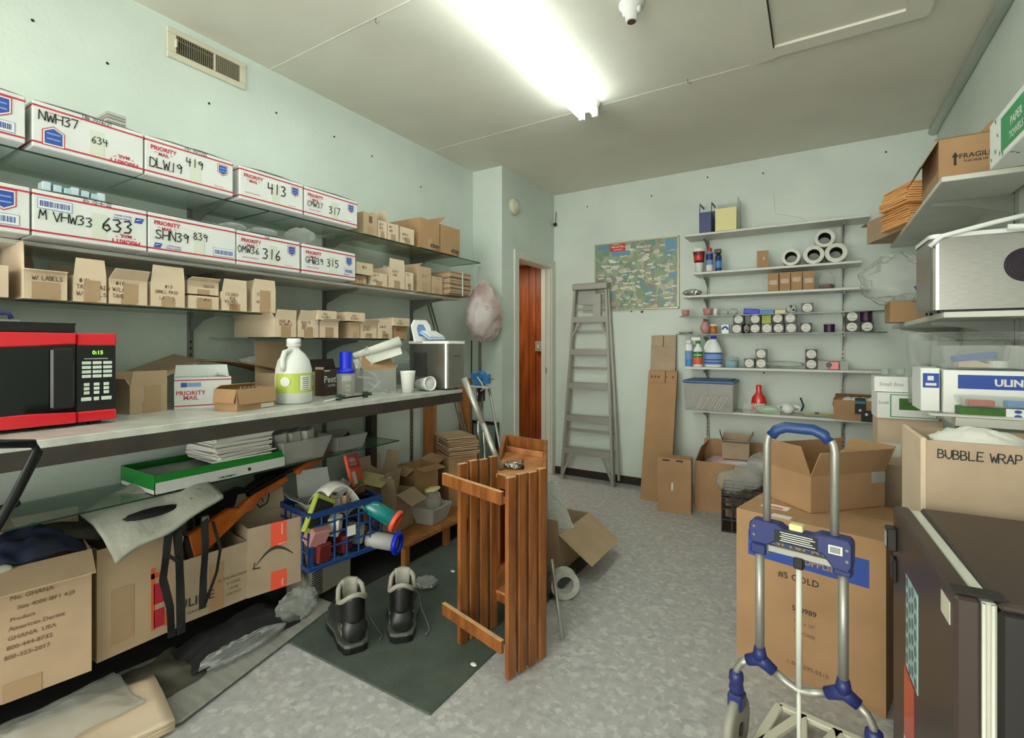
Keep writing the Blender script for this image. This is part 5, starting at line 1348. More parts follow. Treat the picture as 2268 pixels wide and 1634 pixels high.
# step ladder leaning against the wall
o = thing('step_ladder', 'folded aluminium step ladder leaning on the back wall under the map', 'ladder', (-1.82, 4.28, 0))
HL, LE = 1.87, .10          # height, how far the top leans back
def rl(z): return LE * z / HL
def hw(z): return .255 - (.255 - .155) * z / HL
for s_ in (-1, 1):
    b = MB()
    lo = [(s_ * hw(0) - .012, 0, 0), (s_ * hw(0) + .012, 0, 0), (s_ * hw(0) + .012, .055, 0), (s_ * hw(0) - .012, .055, 0)]
    hi = [(x - s_ * (hw(0) - hw(HL)), y + LE - .01, HL) for x, y, z in lo]
    b.hexa(lo, hi); b.build('front_rail', 'alu', o, bevel=.002)
    lo = [(s_ * (hw(0) + .035) - .01, .07, .04), (s_ * (hw(0) + .035) + .01, .07, .04), (s_ * (hw(0) + .035) + .01, .10, .04), (s_ * (hw(0) + .035) - .01, .10, .04)]
    hi = [(x - s_ * (hw(0) - hw(HL) + .02), y + .05, HL - .05) for x, y, z in lo]
    MB().hexa(lo, hi).build('rear_rail', 'alu', o, bevel=.002)
    MB().slab([(s_ * hw(0), .0, .06), (s_ * hw(0) - s_ * .012, 0, .03), (s_ * (hw(.3) - .12), rl(.3), .30), (s_ * (hw(.3) - .095), rl(.3), .31)], .004).build('corner_brace', 'alu', o)
    MB().slab([(s_ * hw(1.36), rl(1.36), 1.36), (s_ * hw(1.33), rl(1.33), 1.33), (s_ * (hw(1.5) - .09), rl(1.5), 1.52), (s_ * (hw(1.5) - .07), rl(1.5), 1.545)], .004).build('upper_brace', 'alu', o)
    MB().box(s_ * hw(0) - .02, s_ * hw(0) + .02, -.005, .06, 0, .03).build('foot', 'grey', o, bevel=.003)
for z in (.30, .61, .92, 1.24, 1.55):
    y = rl(z); w_ = hw(z) - .01
    MB().box(-w_, w_, y - .012, y + .07, z, z + .006).box(-w_, w_, y - .014, y - .009, z - .05, z + .006).build('step', 'alu', o)
for z in (.45, 1.05, 1.4, 1.62):
    w_ = hw(z) + .03
    MB().box(-w_, w_, .085 + z * .03, .095 + z * .03, z, z + .025).build('rear_bar', 'alu', o)
MB().box(-.175, .18, LE - .035, LE + .07, HL - .06, HL).build('top_cap', 'alu', o, bevel=.006)
MB().box(.02, .10, LE + .012, LE + .02, HL - .32, HL - .10).build('instruction_label', 'greybox', o)
b = MB()
for k in range(8): b.box(-.09, .13, .137, .141, 1.60 + k * .022, 1.615 + k * .022)
b.build('paint_shelf', 'alu', o)
MB().box(-.14, .04, .134, .137, 1.68, 1.8).build('rear_plate', 'greybox', o)

# long flat cartons leaning on the wall
def flat_pack(label, x0, x1, yb, yt, h, m, th=.03, slot=.6):
    o = thing('flat_carton', label, 'cardboard', ((x0 + x1) / 2, yb, 0))
    w_ = (x1 - x0) / 2; dy = yt - yb
    MB().hexa([(-w_, 0, 0), (w_, 0, 0), (w_, th, 0), (-w_, th, 0)], [(-w_, dy, h), (w_, dy, h), (w_, dy + th, h), (-w_, dy + th, h)]).build('carton_body', m, o, bevel=.002)
    xs = -w_ + 2 * w_ * slot
    def yy(z): return dy * z / h - .0008
    b = MB()
    for za, zb in ((0, .10), (h - .10, h)):
        b.add([(xs - .003, yy(za), za), (xs + .003, yy(za), za), (xs + .003, yy(zb), zb), (xs - .003, yy(zb), zb)], [(0, 1, 2, 3)])
    b.build('flap_slit', 'trunk', o)
    MB().add([(-w_, yy(h - .103), h - .103), (w_, yy(h - .103), h - .103), (w_, yy(h - .1), h - .1), (-w_, yy(h - .1), h - .1)], [(0, 1, 2, 3)]).build('crease', 'cardin', o)
    return o, yy
flat_pack('tallest flat carton leaning on the back wall behind a shorter one', -1.245, -1.03, 4.24, 4.40, 1.37, 'card3', slot=.5)
o, yy = flat_pack('long flat carton standing on the floor in front of a taller one', -1.245, -1.0, 4.06, 4.32, 1.06, 'card2')
b = MB()
for k, x in enumerate((-.09, -.06, -.03, .03, .09)):
    b.box(x - .008, x + .008, yy(1.0) - .001, yy(1.0) - .0005, 1.0, 1.018)
b.build('printed_marks', 'print', o)
o = carton('closed upright brown carton on the floor before the long flat cartons', (-.918, 3.86, 0), 7, .245, .13, .41, closed=True, m='card2', tape=False)
MB().box(-.02, -.008, -.0012, 0, .17, .23).build('hand_slot', 'paper', o)
b = MB()
for x in (-.06, .04): b.box(x - .025, x + .025, -.0015, 0, .392, .404)
b.build('tab_slots', 'trunk', o)
carton('wide open brown carton full of white plastic under the back wall shelves', (-.50, 4.04, 0), 0, .60, .36, .38, flaps={'b': (-3, .12), 'l': (-20, .12)}, m='card2', tape=False, t=.006)
cloth('white plastic sheet filling the wide open carton', 'plastic_liner', (-.5, 4.22, .34), (.54, .30, .06), 'bagw', 51, .02, 'plastic')
carton('small open brown carton sitting on the wide open carton of plastic', (-.52, 4.13, .405), 8, .19, .15, .125, flaps={'f': (70, .07), 'l': (15, .08), 'r': (25, .08), 'b': (0, .05)}, m='card3', t=.004)
o = thing('milk_crate', 'black lattice crate behind the large GENERAL carton', 'crate', (-.39, 3.66, 0), 5)
for nm, (x0, x1, y0, y1) in (('front_lattice', (-.16, .16, 0, .01)), ('back_lattice', (-.16, .16, .29, .30))):
    b = MB()
    for z in (0, .08, .155, .20, .225, .25, .275): b.box(x0, x1, y0, y1, z, z + .012)
    for k in range(6): b.box(x0 + k * .062, x0 + k * .062 + .01, y0, y1, 0, .28)
    b.build(nm, 'black', o)
for nm, x0 in (('left_lattice', -.16), ('right_lattice', .15)):
    b = MB()
    for z in (0, .08, .155, .20, .225, .25, .275): b.box(x0, x0 + .01, 0, .3, z, z + .012)
    for k in range(6): b.box(x0, x0 + .01, k * .058, k * .058 + .01, 0, .28)
    b.build(nm, 'black', o)
MB().box(-.16, .16, 0, .3, 0, .008).build('base', 'black', o)
for k, (x, y, z, r_) in enumerate(((-.50, 3.72, .30, .085), (-.40, 3.76, .34, .09), (-.31, 3.82, .42, .085), (-.36, 3.86, .33, .08))):
    tag(MB().blob((x, y, z + .03), (r_, r_, r_ * .9), .16, 1.8, 60 + k, 26, 16).build('air_pillow', 'bag', smooth=True), ('clear air pillow hanging over the left rim of the black crate', 'clear air pillow in the middle of the black crate', 'topmost clear air pillow above the black crate', 'clear air pillow at the back of the black crate')[k], 'air pillow')

# shelves on the back wall
BG = 'slotted metal strips with brackets on the back wall'
arms = ((2.16, .22), (1.845, .22), (1.665, .22), (1.50, .22), (1.355, .22), (1.08, .22), (.735, .22))
standard('slotted metal strip on the back wall at the left end of the shelves', (-.775, YB, 0), .5, 2.18, arms, '-y', BG)
standard('slotted metal strip on the back wall at the right end of the shelves', (.178, YB, 0), .5, 2.18, arms, '-y', BG)
tag(MB().box(-.3595, -.3555, YB - .003, YB, .5, 2.15).build('thin_strip', 'lam'), 'thin pale strip on the back wall between the two bracket strips', 'strip')
YS = 4.20
def wshelf(label, x0, x1, z):
    o = thing('white_shelf', label, 'shelf', ((x0 + x1) / 2, YS, z))
    w_ = (x1 - x0) / 2
    MB().box(-w_, w_, 0, .235, -.018, 0).build('shelf_board', 'lam', o, bevel=.002)
wshelf('topmost white shelf on the back wall holding paper sorters', -.92, .33, 2.19)
wshelf('white back wall shelf holding tape rolls and spray cans', -.85, .28, 1.875)
wshelf('white back wall shelf holding four small cartons in a row', -.93, .33, 1.69)
glass_shelf('upper glass shelf on the back wall with blue packs', -.955, .42, 4.20, 4.434, 1.515, 'y')
glass_shelf('lower glass shelf on the back wall with the rows of round labelled black boxes', -.985, .42, 4.20, 4.434, 1.368, 'y')
wshelf('white back wall shelf holding cleaning bottles', -.92, .43, 1.105)
wshelf('lowest white shelf on the back wall holding the blue lidded bin', -.85, .45, .757)
Z1, Z2, Z3, Z4, Z5, Z6, Z7 = 2.1905, 1.8755, 1.6905, 1.5215, 1.3745, 1.1055, .7575
# top shelf
o = thing('mesh_file_holder', 'navy mesh magazine holder on the topmost back wall shelf', 'file holder', (-0.757, 4.22, Z1))
MB().box(-.045, .045, 0, .004, 0, .17).box(-.045, .045, 0, .2, 0, .004).build('front_and_base', 'navyp', o)
for x in (-.047, .043):
    b = MB()
    for k in range(9): b.box(x, x + .003, k * .024, k * .024 + .004, 0, .17 + .006 * k)
    for k in range(9): b.box(x, x + .003, 0, .2, k * .02, k * .02 + .003)
    b.prism([(-.001, .16), (.02, .25), (.2, .26), (.2, .24), (.03, .235), (.008, .16)], x, x + .004, Matrix(((0, 0, 1, 0), (1, 0, 0, 0), (0, 1, 0, 0), (0, 0, 0, 1))))
    b.build('mesh_side', 'navyp', o)
o = thing('paper_sorter', 'clear upright sorter holding a cream pad on the topmost back wall shelf', 'paper sorter', (-0.601, 4.225, Z1))
MB().box(-.08, .08, 0, .2, 0, .006).build('base', 'clear', o)
for y in (.06, .12, .18):
    MB().box(-.085, .085, y, y + .004, .006, .20 + y * .35).build('divider', 'clear', o)
MB().box(.082, .088, .0, .2, 0, .26).build('end_plate', 'clear', o)
MB().box(-.082, .075, .0, .02, .006, .185).build('cream_pad', 'yellow', o)
# second shelf
o = thing('sauce_tub', 'dark red and white lidded tub standing on a white cup', 'tub', (-0.813, 4.26, Z2))
MB().lathe([(.026, 0), (.034, .08), (.036, .082), (0, .083)], 22).build('white_cup', 'bleach', o, smooth=True)
MB().lathe([(.036, .0835), (.046, .17), (.046, .175), (0, .175)], 24).build('tub_body', 'cola', o, smooth=True)
MB().lathe([(.05, .172), (.052, .178), (.052, .195), (.046, .2), (0, .2)], 24).build('lid', 'bleach', o, smooth=True)
band(.0425, -150, -40, .10, .15).build('brand_band', 'redb', o)
def can(label, x, z, m, cap, h, r=.026, y=4.27, cat='spray can', rim='alu', bands=()):
    o = thing('spray_can', label, cat, (x, y, z))
    MB().lathe([(r * .9, 0), (r, .004), (r, h * .8), (r * .8, h * .86), (0, h * .86)], 22).build('can_body', m, o, smooth=True)
    MB().lathe([(r * .72, h * .86), (r * .72, h * .97), (r * .5, h), (0, h)], 18).build('cap', cap, o, smooth=True)
    for m2, z0, z1 in bands:
        band(r + .0006, -170, 0, z0 * h, z1 * h).build('printed_band', m2, o)
    return o
can('blue and white spray can with a red cap on the shelf with tape rolls', -0.733, Z2, 'lblue', 'redb', .20, bands=(('navyp', .5, .75), ('paper', .05, .3)))
o = can('blue spray can with a black trigger cap on the shelf with tape rolls', -0.665, Z2, 'navyp', 'black', .155, .024, bands=(('skyb', .2, .55),))
MB().box(-.03, .022, -.01, .01, .15, .185).build('trigger', 'black', o, bevel=.004)
carton('single small brown box left of the tape rolls on the back wall shelf', (-0.342, 4.23, Z2), 4, .08, .06, .13, closed=True, tape=False, m='card2', marks=[('r', (.006, .022), .1, .55, 0, 'paper')], t=.003)
TG = None
for (u, v, r_, lb) in ((1752, 566, .062, 'leftmost tape roll, still wrapped in clear film'), (1802, 559, .066, 'tape roll at the lower left of the pyramid of three'), (1851, 558, .068, 'tape roll at the lower right of the pyramid of three'), (1825, 527, .064, 'tape roll on top of the pyramid of three')):
    k = {1752: (-0.153, Z2 + .063), 1802: (-0.008, Z2 + .067), 1851: (0.128, Z2 + .069), 1825: (0.059, Z2 + .18)}[u]
    tape_roll(lb, (k[0], 4.30, k[1]), at(0, 0, 0, 0, 90), r_, .04, .17, 'clear tape rolls on the back wall shelf', core='blackm')  # black core colour stands in for the shade inside the rolls
# third shelf
o = thing('foil_tray', 'crumpled foil tray left of the row of four small cartons', 'foil tray', (-0.87, 4.27, Z3))
MB().blob((0, 0, .028), (.07, .06, .026), .14, 3, 70).build('foil_body', 'foil', o)
g = 'four identical small cartons in a row on the back wall shelf'
for k, u in enumerate((-0.27, -0.193, -0.117, -0.04)):
    carton(('small brown carton in the row of four, leftmost', 'small brown carton in the row of four, second from the left', 'small brown carton in the row of four, third from the left', 'small brown carton in the row of four, rightmost')[k], (u, 4.23, Z3), 0, .071, .1, .135, closed=True, tape=False, m='card2', marks=[('r', (.05, .035), 0, .5 + .05 * (k % 3), 0, 'tape')], group=g, t=.003)
o = thing('glass_jar', 'glass jar with brown lumps beside the row of four cartons', 'jar', (0.072, 4.28, Z3))
MB().lathe([(0, .002), (.048, .002), (.052, .02), (.052, .08), (.03, .105), (.03, .12)], 26).build('jar_body', 'clear', o, smooth=True)
MB().blob((0, 0, .022), (.045, .045, .018), .2, 3, 71).build('contents', 'cola', o, smooth=True)
# fourth (glass)
def cupb(label, x, z, m, r, h, y=4.27, name='plastic_cup', cat='cup'):
    o = tag(MB().lathe([(0, .001), (r * .8, .001), (r, h), (r * .93, h), (r * .74, .004), (0, .004)], 24).build(name, m, None, smooth=True, loc=(x, y, z)), label, cat)
    return o
cupb('pink plastic cup at the left end of the upper glass shelf', -0.923, Z4, 'pink', .033, .055)
cupb('pink plastic cup right of centre left on the upper glass shelf beside a white tub', -0.747, Z4, 'pink', .038, .06)
cupb('small white tub between the second pink cup and the clear bowls', -0.695, Z4, 'bleach', .022, .062, 4.31, 'white_tub', 'tub')
for k, u in enumerate((-0.628, -0.562)):
    tag(MB().blob((u, 4.28, Z4 + .027), (.038, .04, .024), .2, 2.4, 73 + k, 24, 16).build('clear_wrap', 'clear', smooth=True), ('clear crinkled wrap, left one beside the pink cup on the glass shelf', 'clear crinkled wrap, right one next to the blue packs')[k], 'plastic wrap')
tag(MB().box(-.055, .055, -.03, .03, 0, .042, at(-0.426, 4.27, Z4 + .002, 8, 0, 5)).text('OREO', .02, at(-0.426, 4.27, Z4, 8) @ up(-.03, .012, -.032)).build('blue_packet', 'bluep', bevel=.004), 'bright blue packet, the fuller left one of two on the glass shelf', 'packet')
tag(MB().box(-.05, .05, -.03, .03, 0, .03, at(-0.314, 4.27, Z4, -3)).build('blue_packet', 'skyb', bevel=.004), 'lighter blue packet, the flatter right one of two on the glass shelf', 'packet')
tag(MB().box(-.035, .035, -.03, .03, 0, .026, at(-0.226, 4.27, Z4)).build('cream_box', 'yellow', bevel=.002), 'low cream box between the blue packets and the film spool', 'box')
o = thing('film_spool', 'black and white film spool leaning beside the cream box on the glass shelf', 'spool', (-0.152, 4.27, Z4 + .034))
T = at(0, 0, 0, 12, 90)
MB().lathe([(.033, -.02), (.033, .02)], 28, T).lathe([(0, -.02), (.033, -.02)], 28, T).build('spool_drum', 'black', o)
MB().lathe([(.006, 0), (.033, 0)], 28, at(0, -.0205, 0, 12, 90)).build('white_face', 'paper', o)
for a in (90, 210, 330):
    MB().lathe([(0, 0), (.008, 0), (.008, .001), (0, .001)], 14, at(.018 * math.cos(R(a)), -.0225, .018 * math.sin(R(a)), 12, 90)).build('face_hole', 'ink', o)
# black boxes with round white labels
def bb(label, x, z, rz=0, y=4.235):
    o = thing('labelled_box', label, 'box', (x, y, z), rz, 'black boxes with round white labels on the back wall shelves')
    MB().box(-.038, .038, 0, .07, 0, .072).build('box_body', 'choco' if (int(abs(x) * 1000) % 2) else 'black', o, bevel=.001)
    MB().lathe([(.031, 0), (.031, .0006), (0, .0006)], 28, at(0, -.0002, .037, 0, 90)).build('round_label', 'paper', o)
    b = MB(); b.box(-.016, .016, -.0013, -.0009, .02, .03)
    for k in range(3): b.box(-.014 + .003 * k, .014 - .003 * k, -.0013, -.0009, .046 + .005 * k, .048 + .005 * k)
    b.build('label_print', 'zinc', o)
    return o
U = [('upper row leftmost', -0.513, 1), ('upper row second, above the gap beside the yellow pack', -0.395, 1), ('upper row just right of the yellow pack', -0.241, 1), ('upper row rightmost of the main block', -0.158, 1),
     ('bottom row leftmost', -0.526, 0), ('bottom row under the second upper box', -0.395, 0), ('bottom row directly under the yellow pack', -0.314, 0), ('bottom row right of the one under the yellow pack', -0.235, 0), ('bottom row rightmost of the main block', -0.152, 0),
     ('standing alone left of the purple tin', -0.057, 0), ('lower one of the right hand stack by the metal strip', 0.223, 0), ('upper one of the right hand stack by the metal strip', 0.225, 1), ('supporting the purple tin at the far right', 0.311, 0)]
for lb, x, lv in U:
    bb('black box with round label, ' + lb, x, Z5 + .0735 * lv)
bb('black box with round label turned sideways in the bottom row', -0.458, Z5, 60, 4.26)
bb('black box with round label alone on the upper glass shelf', -0.048, Z4)
bb('black box with round label, left one on the white shelf by the candle', -0.436, Z6)
bb('black box with round label, lower one of the left pair on the white shelf', -0.354, Z6)
bb('black box with round label, upper one of the left pair on the white shelf', -0.354, Z6 + .0735)
bb('black box with round label, lower one of the lone stack on the white shelf', -0.023, Z6)
bb('black box with round label, upper one of the lone stack on the white shelf', -0.023, Z6 + .0735)
o = thing('yellow_pack', 'yellow ribbed pack among the black boxes on the lower glass shelf', 'pack', (-0.317, 4.24, Z5 + .0735))
for k in range(7): MB().box(-.032, .032, 0, .06, k * .009, k * .009 + .0075).build('sleeve', 'lime', o, bevel=.001)
tag(MB().lathe([(.03, 0), (.034, .004), (.034, .048), (.036, .05), (.036, .06), (0, .062)], 22).build('purple_tin', 'purple', loc=(0.089, 4.27, Z5)), 'purple tin standing alone on the lower glass shelf', 'tin')
tag(MB().lathe([(.033, 0), (.036, .004), (.036, .06), (.038, .062), (.038, .072), (0, .074)], 22).build('purple_tin', 'purple', loc=(0.308, 4.27, Z5 + .0735)), 'purple tin stacked on a black box at the far right of the glass shelf', 'tin')
o = thing('pill_bottle', 'amber pill bottle with a white cap on the lower glass shelf', 'bottle', (-0.699, 4.26, Z5))
MB().lathe([(.024, 0), (.026, .003), (.026, .058), (.022, .062), (0, .062)], 22).build('bottle_body', 'amber', o, smooth=True)
MB().lathe([(.027, .062), (.027, .078), (0, .079)], 22).build('cap', 'bleach', o, smooth=True)
o = thing('small_carton', 'white carton with a blue arch beside the amber bottle', 'box', (-0.611, 4.24, Z5))
MB().box(-.027, .027, 0, .03, 0, .072).build('box_body', 'bleach', o, bevel=.001)
MB().grid(lambda u, v: ((.012 + .014 * v) * math.cos(3.14 * u), -.0006, .03 + (.014 + .018 * v) * math.sin(3.14 * u)), 12, 1).build('blue_arch', 'blue', o)
tag(MB().blob((0, 0, .05), (.036, .036, .05), .12, 2, 77).build('pink_pouch', 'pink', smooth=True, loc=(-0.768, 4.28, Z5 + .004)), 'pink translucent pouch on the lower glass shelf left of the amber bottle', 'pouch')
cupb('shallow pale saucer at the left end of the lower glass shelf', -0.923, Z5, 'grey', .06, .02, 4.28, 'saucer', 'saucer')
# white shelf with bottles
can('tall white and blue aerosol can at the left end of the bottle shelf', -0.895, Z6, 'bleach', 'bleach', .22, .03, bands=(('lblue', .28, .6), ('skyb', .02, .28)), y=4.27)
o = thing('spray_bottle', 'white trigger spray bottle with an orange and green label', 'bottle', (-0.82, 4.255, Z6))
MB().lathe([(.034, 0), (.038, .004), (.038, .13), (.03, .155), (.014, .175), (.014, .195), (0, .195)], 24).build('bottle_body', 'bleach', o, smooth=True)
MB().lathe([(.018, .19), (.018, .212), (0, .214)], 16).build('green_collar', 'green', o)
MB().box(-.05, .022, -.012, .012, .215, .245).box(-.03, -.022, -.008, .008, .18, .215).build('trigger_head', 'bleach', o, bevel=.004)
band(.0386, -170, -10, .02, .075).build('orange_label', 'oran2', o)
band(.0386, -170, -10, .076, .125).build('green_label', 'green', o)
MB().text('CLEAN', .02, up(-.026, .09, -.0405), bold=.03).build('label_lettering', 'paper', o)
o = thing('bleach_jug', 'white bleach jug with a blue cap and blue label', 'jug', (-0.702, 4.265, Z6), 0)
MB().lathe([(.052, 0), (.06, .006), (.06, .12), (.056, .14), (.03, .2), (.02, .215), (.02, .23)], 26, None, 1.15, .75).build('jug_body', 'bleach', o, smooth=True)
MB().tube([(.0, 0, .222), (-.04, 0, .205), (-.062, 0, .165), (-.06, 0, .13)], .013, 10).build('handle', 'bleach', o, smooth=True)
MB().lathe([(.02, .228), (.022, .23), (.022, .25), (0, .252)], 18).build('cap', 'bluep', o, smooth=True)
b = MB(); b.grid(lambda u, v: (.0705 * math.cos(R(-165 + 150 * u)), .046 * math.sin(R(-165 + 150 * u)), .02 + .1 * v), 14, 1); b.build('label', 'lblue', o)
b = MB(); 
for z in (.03, .055, .105): b.grid(lambda u, v: (.0712 * math.cos(R(-165 + 150 * u)), .0466 * math.sin(R(-165 + 150 * u)), z + .01 * v), 14, 1)
b.build('label_stripes', 'blue', o)
o = thing('candle_jar', 'pale blue candle in a clear glass with a lid', 'candle', (-0.565, 4.26, Z6))
MB().lathe([(0, 0), (.048, 0), (.048, .055), (0, .055)], 26).build('wax', 'skyb', o, smooth=True).data.materials[0] = mat('pale_blue_wax', (130, 186, 206), .5)
MB().lathe([(.049, 0), (.05, .08), (.047, .08)], 26).build('glass', 'clear', o, smooth=True)
MB().lathe([(.051, .068), (.051, .078), (.03, .082), (.012, .084), (.012, .094), (0, .095)], 26).build('lid', 'clear', o, smooth=True)
tag(MB().blob((0, 0, .025), (.13, .07, .022), .16, 2.5, 81, 36, 18).build('clear_bag', 'bag', smooth=True, loc=(-0.202, 4.27, Z6 + .008)), 'flat clear plastic bag lying between the black boxes on the bottle shelf', 'bag')
o = thing('camera_pack', 'white box with a red and black gadget, right end of the bottle shelf', 'box', (0.108, 4.24, Z6))
MB().box(-.11, .095, .01, .07, 0, .062).build('box_body', 'greybox', o, bevel=.002)
MB().box(-.02, .04, -.01, .008, .0, .06).build('red_gadget', 'redb', o, bevel=.004)
MB().lathe([(.018, 0), (.016, .016), (0, .016)], 18, at(-.022, -.01, .034, 0, 90)).build('lens', 'black', o)
# lowest shelf
o = tub('storage_bin', 'clear storage bin with a blue lid full of papers on the lowest shelf', (-0.724, 4.16, Z7), 0, .36, .26, .22, 'tub', .0, cat='storage bin')
MB().box(-.195, .195, -.018, .278, .221, .243).build('lid', mat('blue_bin_lid', (66, 98, 146), .4), o, bevel=.006)
MB().box(-.17, .17, .0, .26, .243, .25).build('lid_top', bpy.data.materials['blue_bin_lid'], o, bevel=.004)
for k in range(9):
    tag(MB().box(-.004, .004, -.09, .09, 0, .12, at(-0.724 - .1 + k * .022, 4.28, Z7 + .008, 0, 0, 28)).build('paper_folder', ('paper', 'cardp', 'oran2', 'pink')[(k * 3) % 4 if k == 3 else k % 2]), 'folders and papers leaning inside the blue lidded bin', 'folder', 'folders inside the blue lidded bin')
o = thing('carpet_cleaner', 'red carpet cleaner bottle with an angled neck', 'bottle', (-0.373, 4.28, Z7), 0)
MB().lathe([(.046, 0), (.052, .005), (.053, .09), (.046, .12), (.024, .15), (.018, .17), (.021, .2), (.017, .215), (0, .217)], 26, None, 1, .6).build('bottle_body', 'redb', o, smooth=True)
MB().text('CARPET', .026, up(-.047, .055, -.034), bold=.04).text('CLEANER', .012, up(-.03, .042, -.034), bold=.02).build('label_lettering', 'paper', o)
o = thing('wipes_tray', 'clear tray with a green and white wipes packet in front of the red bottle', 'tray', (-0.351, 4.205, Z7))
MB().box(-.13, .13, 0, .002, 0, .07).box(-.13, .13, 0, .07, 0, .003).box(-.13, -.128, 0, .07, 0, .07).box(.128, .13, 0, .07, 0, .07).build('tray_body', 'clear', o)
MB().blob((.04, .035, .032), (.075, .02, .026), .08, 2, 83).build('wipes_packet', mat('pale_green_pack', (150, 216, 150), .35), o, smooth=True)
MB().blob((.05, .024, .038), (.04, .014, .010), .06, 2, 84).build('packet_label', 'paper', o, smooth=True)
MB().blob((-.05, .035, .016), (.03, .02, .012), .2, 2, 85).build('pink_sponge', 'pink', o, smooth=True)
o = thing('white_gadget', 'small white hand blender motor with a coiled cord on the lowest shelf', 'appliance', (-0.173, 4.27, Z7))
MB().lathe([(0, 0), (.035, .006), (.04, .04), (.028, .06), (0, .064)], 24, at(.0, -.02, .034, 0, 60)).build('motor_head', 'bleach', o, smooth=True)
MB().tube([(-.07, .02, .05), (-.02, .02, .07), (.05, .02, .06), (.085, .02, .05)], .014, 12).build('handle', 'bleach', o, smooth=True)
MB().tube([(.05 + .028 * math.cos(k), .01, .05 + .026 * math.sin(k)) for k in range(7)], .005, 8, closed=True).build('cord_loop', 'bleach', o, smooth=True)
MB().tube([(.085, .02, .03), (.1, .02, .07), (.08, .02, .13)], .006, 8).build('plug', 'black', o, smooth=True)
o = thing('yellow_tray', 'yellow tools in a clear blister tray on the lowest shelf', 'tray', (0.014, 4.205, Z7))
MB().blob((0, .05, .014), (.115, .05, .011), .05, 2, 87).build('blister', 'clear', o, smooth=True)
MB().tube([(-.09, .03, .018), (.02, .05, .024), (.1, .035, .018)], .007, 10).tube([(-.09, .06, .018), (.09, .06, .018)], .006, 10).build('tool', mat('yellow_handle', (206, 192, 96), .4), o, smooth=True)
MB().box(-.015, .012, .03, .055, .02, .032).build('label', 'choco', o)
o = carton('open brown carton with black taped labels at the right of the lowest shelf', (0.267, 4.17, Z7), -4, .31, .2, .14, flaps={'l': (175, .05), 'b': (-50, .05)}, m='card2', tape=False, t=.004)
MB().box(-.03, .03, -.02, -.004, .05, .16).box(.005, .065, -.024, -.006, -.0, .075).build('black_label', 'ink', o)
MB().box(-.03, .03, -.021, -.0205, .12, .14).build('teal_strip', 'teal', o)
b = MB()
for x, z in ((0, .075), (.035, .05)): b.lathe([(.009, 0), (.009, .0006), (0, .0006)], 14, at(x, -.0205 if z > .06 else -.0245, z, 0, 90))
b.build('round_marks', 'paper', o)
for k in range(4):
    tag(MB().blob((0, 0, 0), (.035, .04, .03), .1, 2, 90 + k, 18, 12).build('foam_lump', 'styro', smooth=True, loc=(0.204 + .045 * k, 4.27, Z7 + .125)), 'one of four white foam lumps filling the carton with black labels', 'foam', 'foam lumps in the carton with black labels')

# ---------------- right side ----------------
RG = 'slotted metal strips on the right wall'
standard('slotted metal strip on the right wall behind the clear trays', (XR, 2.85, 0), .9, 1.93, ((1.912, .28), (1.385, .28)), '-x', RG)
standard('slotted metal strip on the right wall near the back corner', (XR, 3.75, 0), .9, 1.93, ((1.912, .28), (1.385, .28)), '-x', RG)
def rshelf(label, x0, y0, y1, z, th=.02):
    o = thing('white_shelf', label, 'shelf', ((x0 + .704) / 2, y0, z))
    w_ = (.704 - x0) / 2
    MB().box(-w_, w_, 0, y1 - y0, -th, 0).build('shelf_board', 'lam', o, bevel=.002)
rshelf('upper white shelf on the right wall under the fragile carton', .42, 2.51, 4.04, 1.936)
rshelf('lower white shelf on the right wall under the second ice maker', .42, 2.47, 3.95, 1.408, .022)
rshelf('short white shelf on the right wall carrying the green printed carton', .46, .9, 1.66, 1.866)
rshelf('white counter shelf on the right wall with ULINE boxes and trays', .42, 2.28, 3.0, 1.028, .03)
o = thing('counter_support', 'metal support under the white counter shelf', 'support', (.56, 2.30, 0))
MB().box(-.13, .14, 0, .05, .90, .997).build('apron', 'zinc', o)
MB().box(.10, .13, .0, .03, 0, .90).build('leg', 'zinc', o)
# fragile carton
o = carton('worn brown carton printed FRAGILE with an arrow on the upper right shelf', (.568, 2.58, 1.9375), 0, .29, .36, .165, flaps={'f': (-70, .13), 'b': (-78, .14), 'l': (150, .11), 'r': (-30, .1)}, m='card2', mi='cardin', tape=False, t=.005,
    marks=[('t', 'FRAGILE', -.12, .48, .027, 'ink'), ('t', 'THIS SIDE UP', -.12, .38, .0125, 'ink'), ('r', (.008, .035), -.33, .44, 0, 'ink'), ('r', (.08, .05), .42, .2, 0, 'trunk')])
MB().add([(-.106, -.0014, .088), (-.085, -.0014, .088), (-.0957, -.0014, .108)], [(0, 1, 2)]).build('arrow_head', 'ink', o)
tag(MB().slab([(-.06, 0, 0), (.1, 0, 0), (.09, .02, .10), (.03, .02, .12)], .004).build('raised_flap', 'card2', None, loc=(.60, 2.80, 2.105)), 'brown flap with a dark mark standing up behind the fragile carton', 'cardboard')
# manila envelopes in a carton
o = carton('open brown carton holding yellow padded envelopes, hanging over the shelf end', (.365, 3.70, 1.937), -72, .50, .26, .14, flaps={'l': (95, .1), 'b': (20, .09)}, m='card', tape=False, t=.005)
EG = 'yellow padded envelopes stacked in the carton on the upper right shelf'
for k in range(17):
    z = 1.945 + k * .0125
    dx = -.03 + .012 * math.sin(k * .5)
    tag(MB().box(-.13, .13, -.10, .10, 0, .010, at(.50 + dx, 3.50 + (.06 if k < 8 else 0), z + .005, -70 + (k % 3) * 2, 0, 0)).build('padded_envelope', 'manila', bevel=.002), 'yellow padded envelope in the thick stack beside the fragile carton', 'envelope', EG)
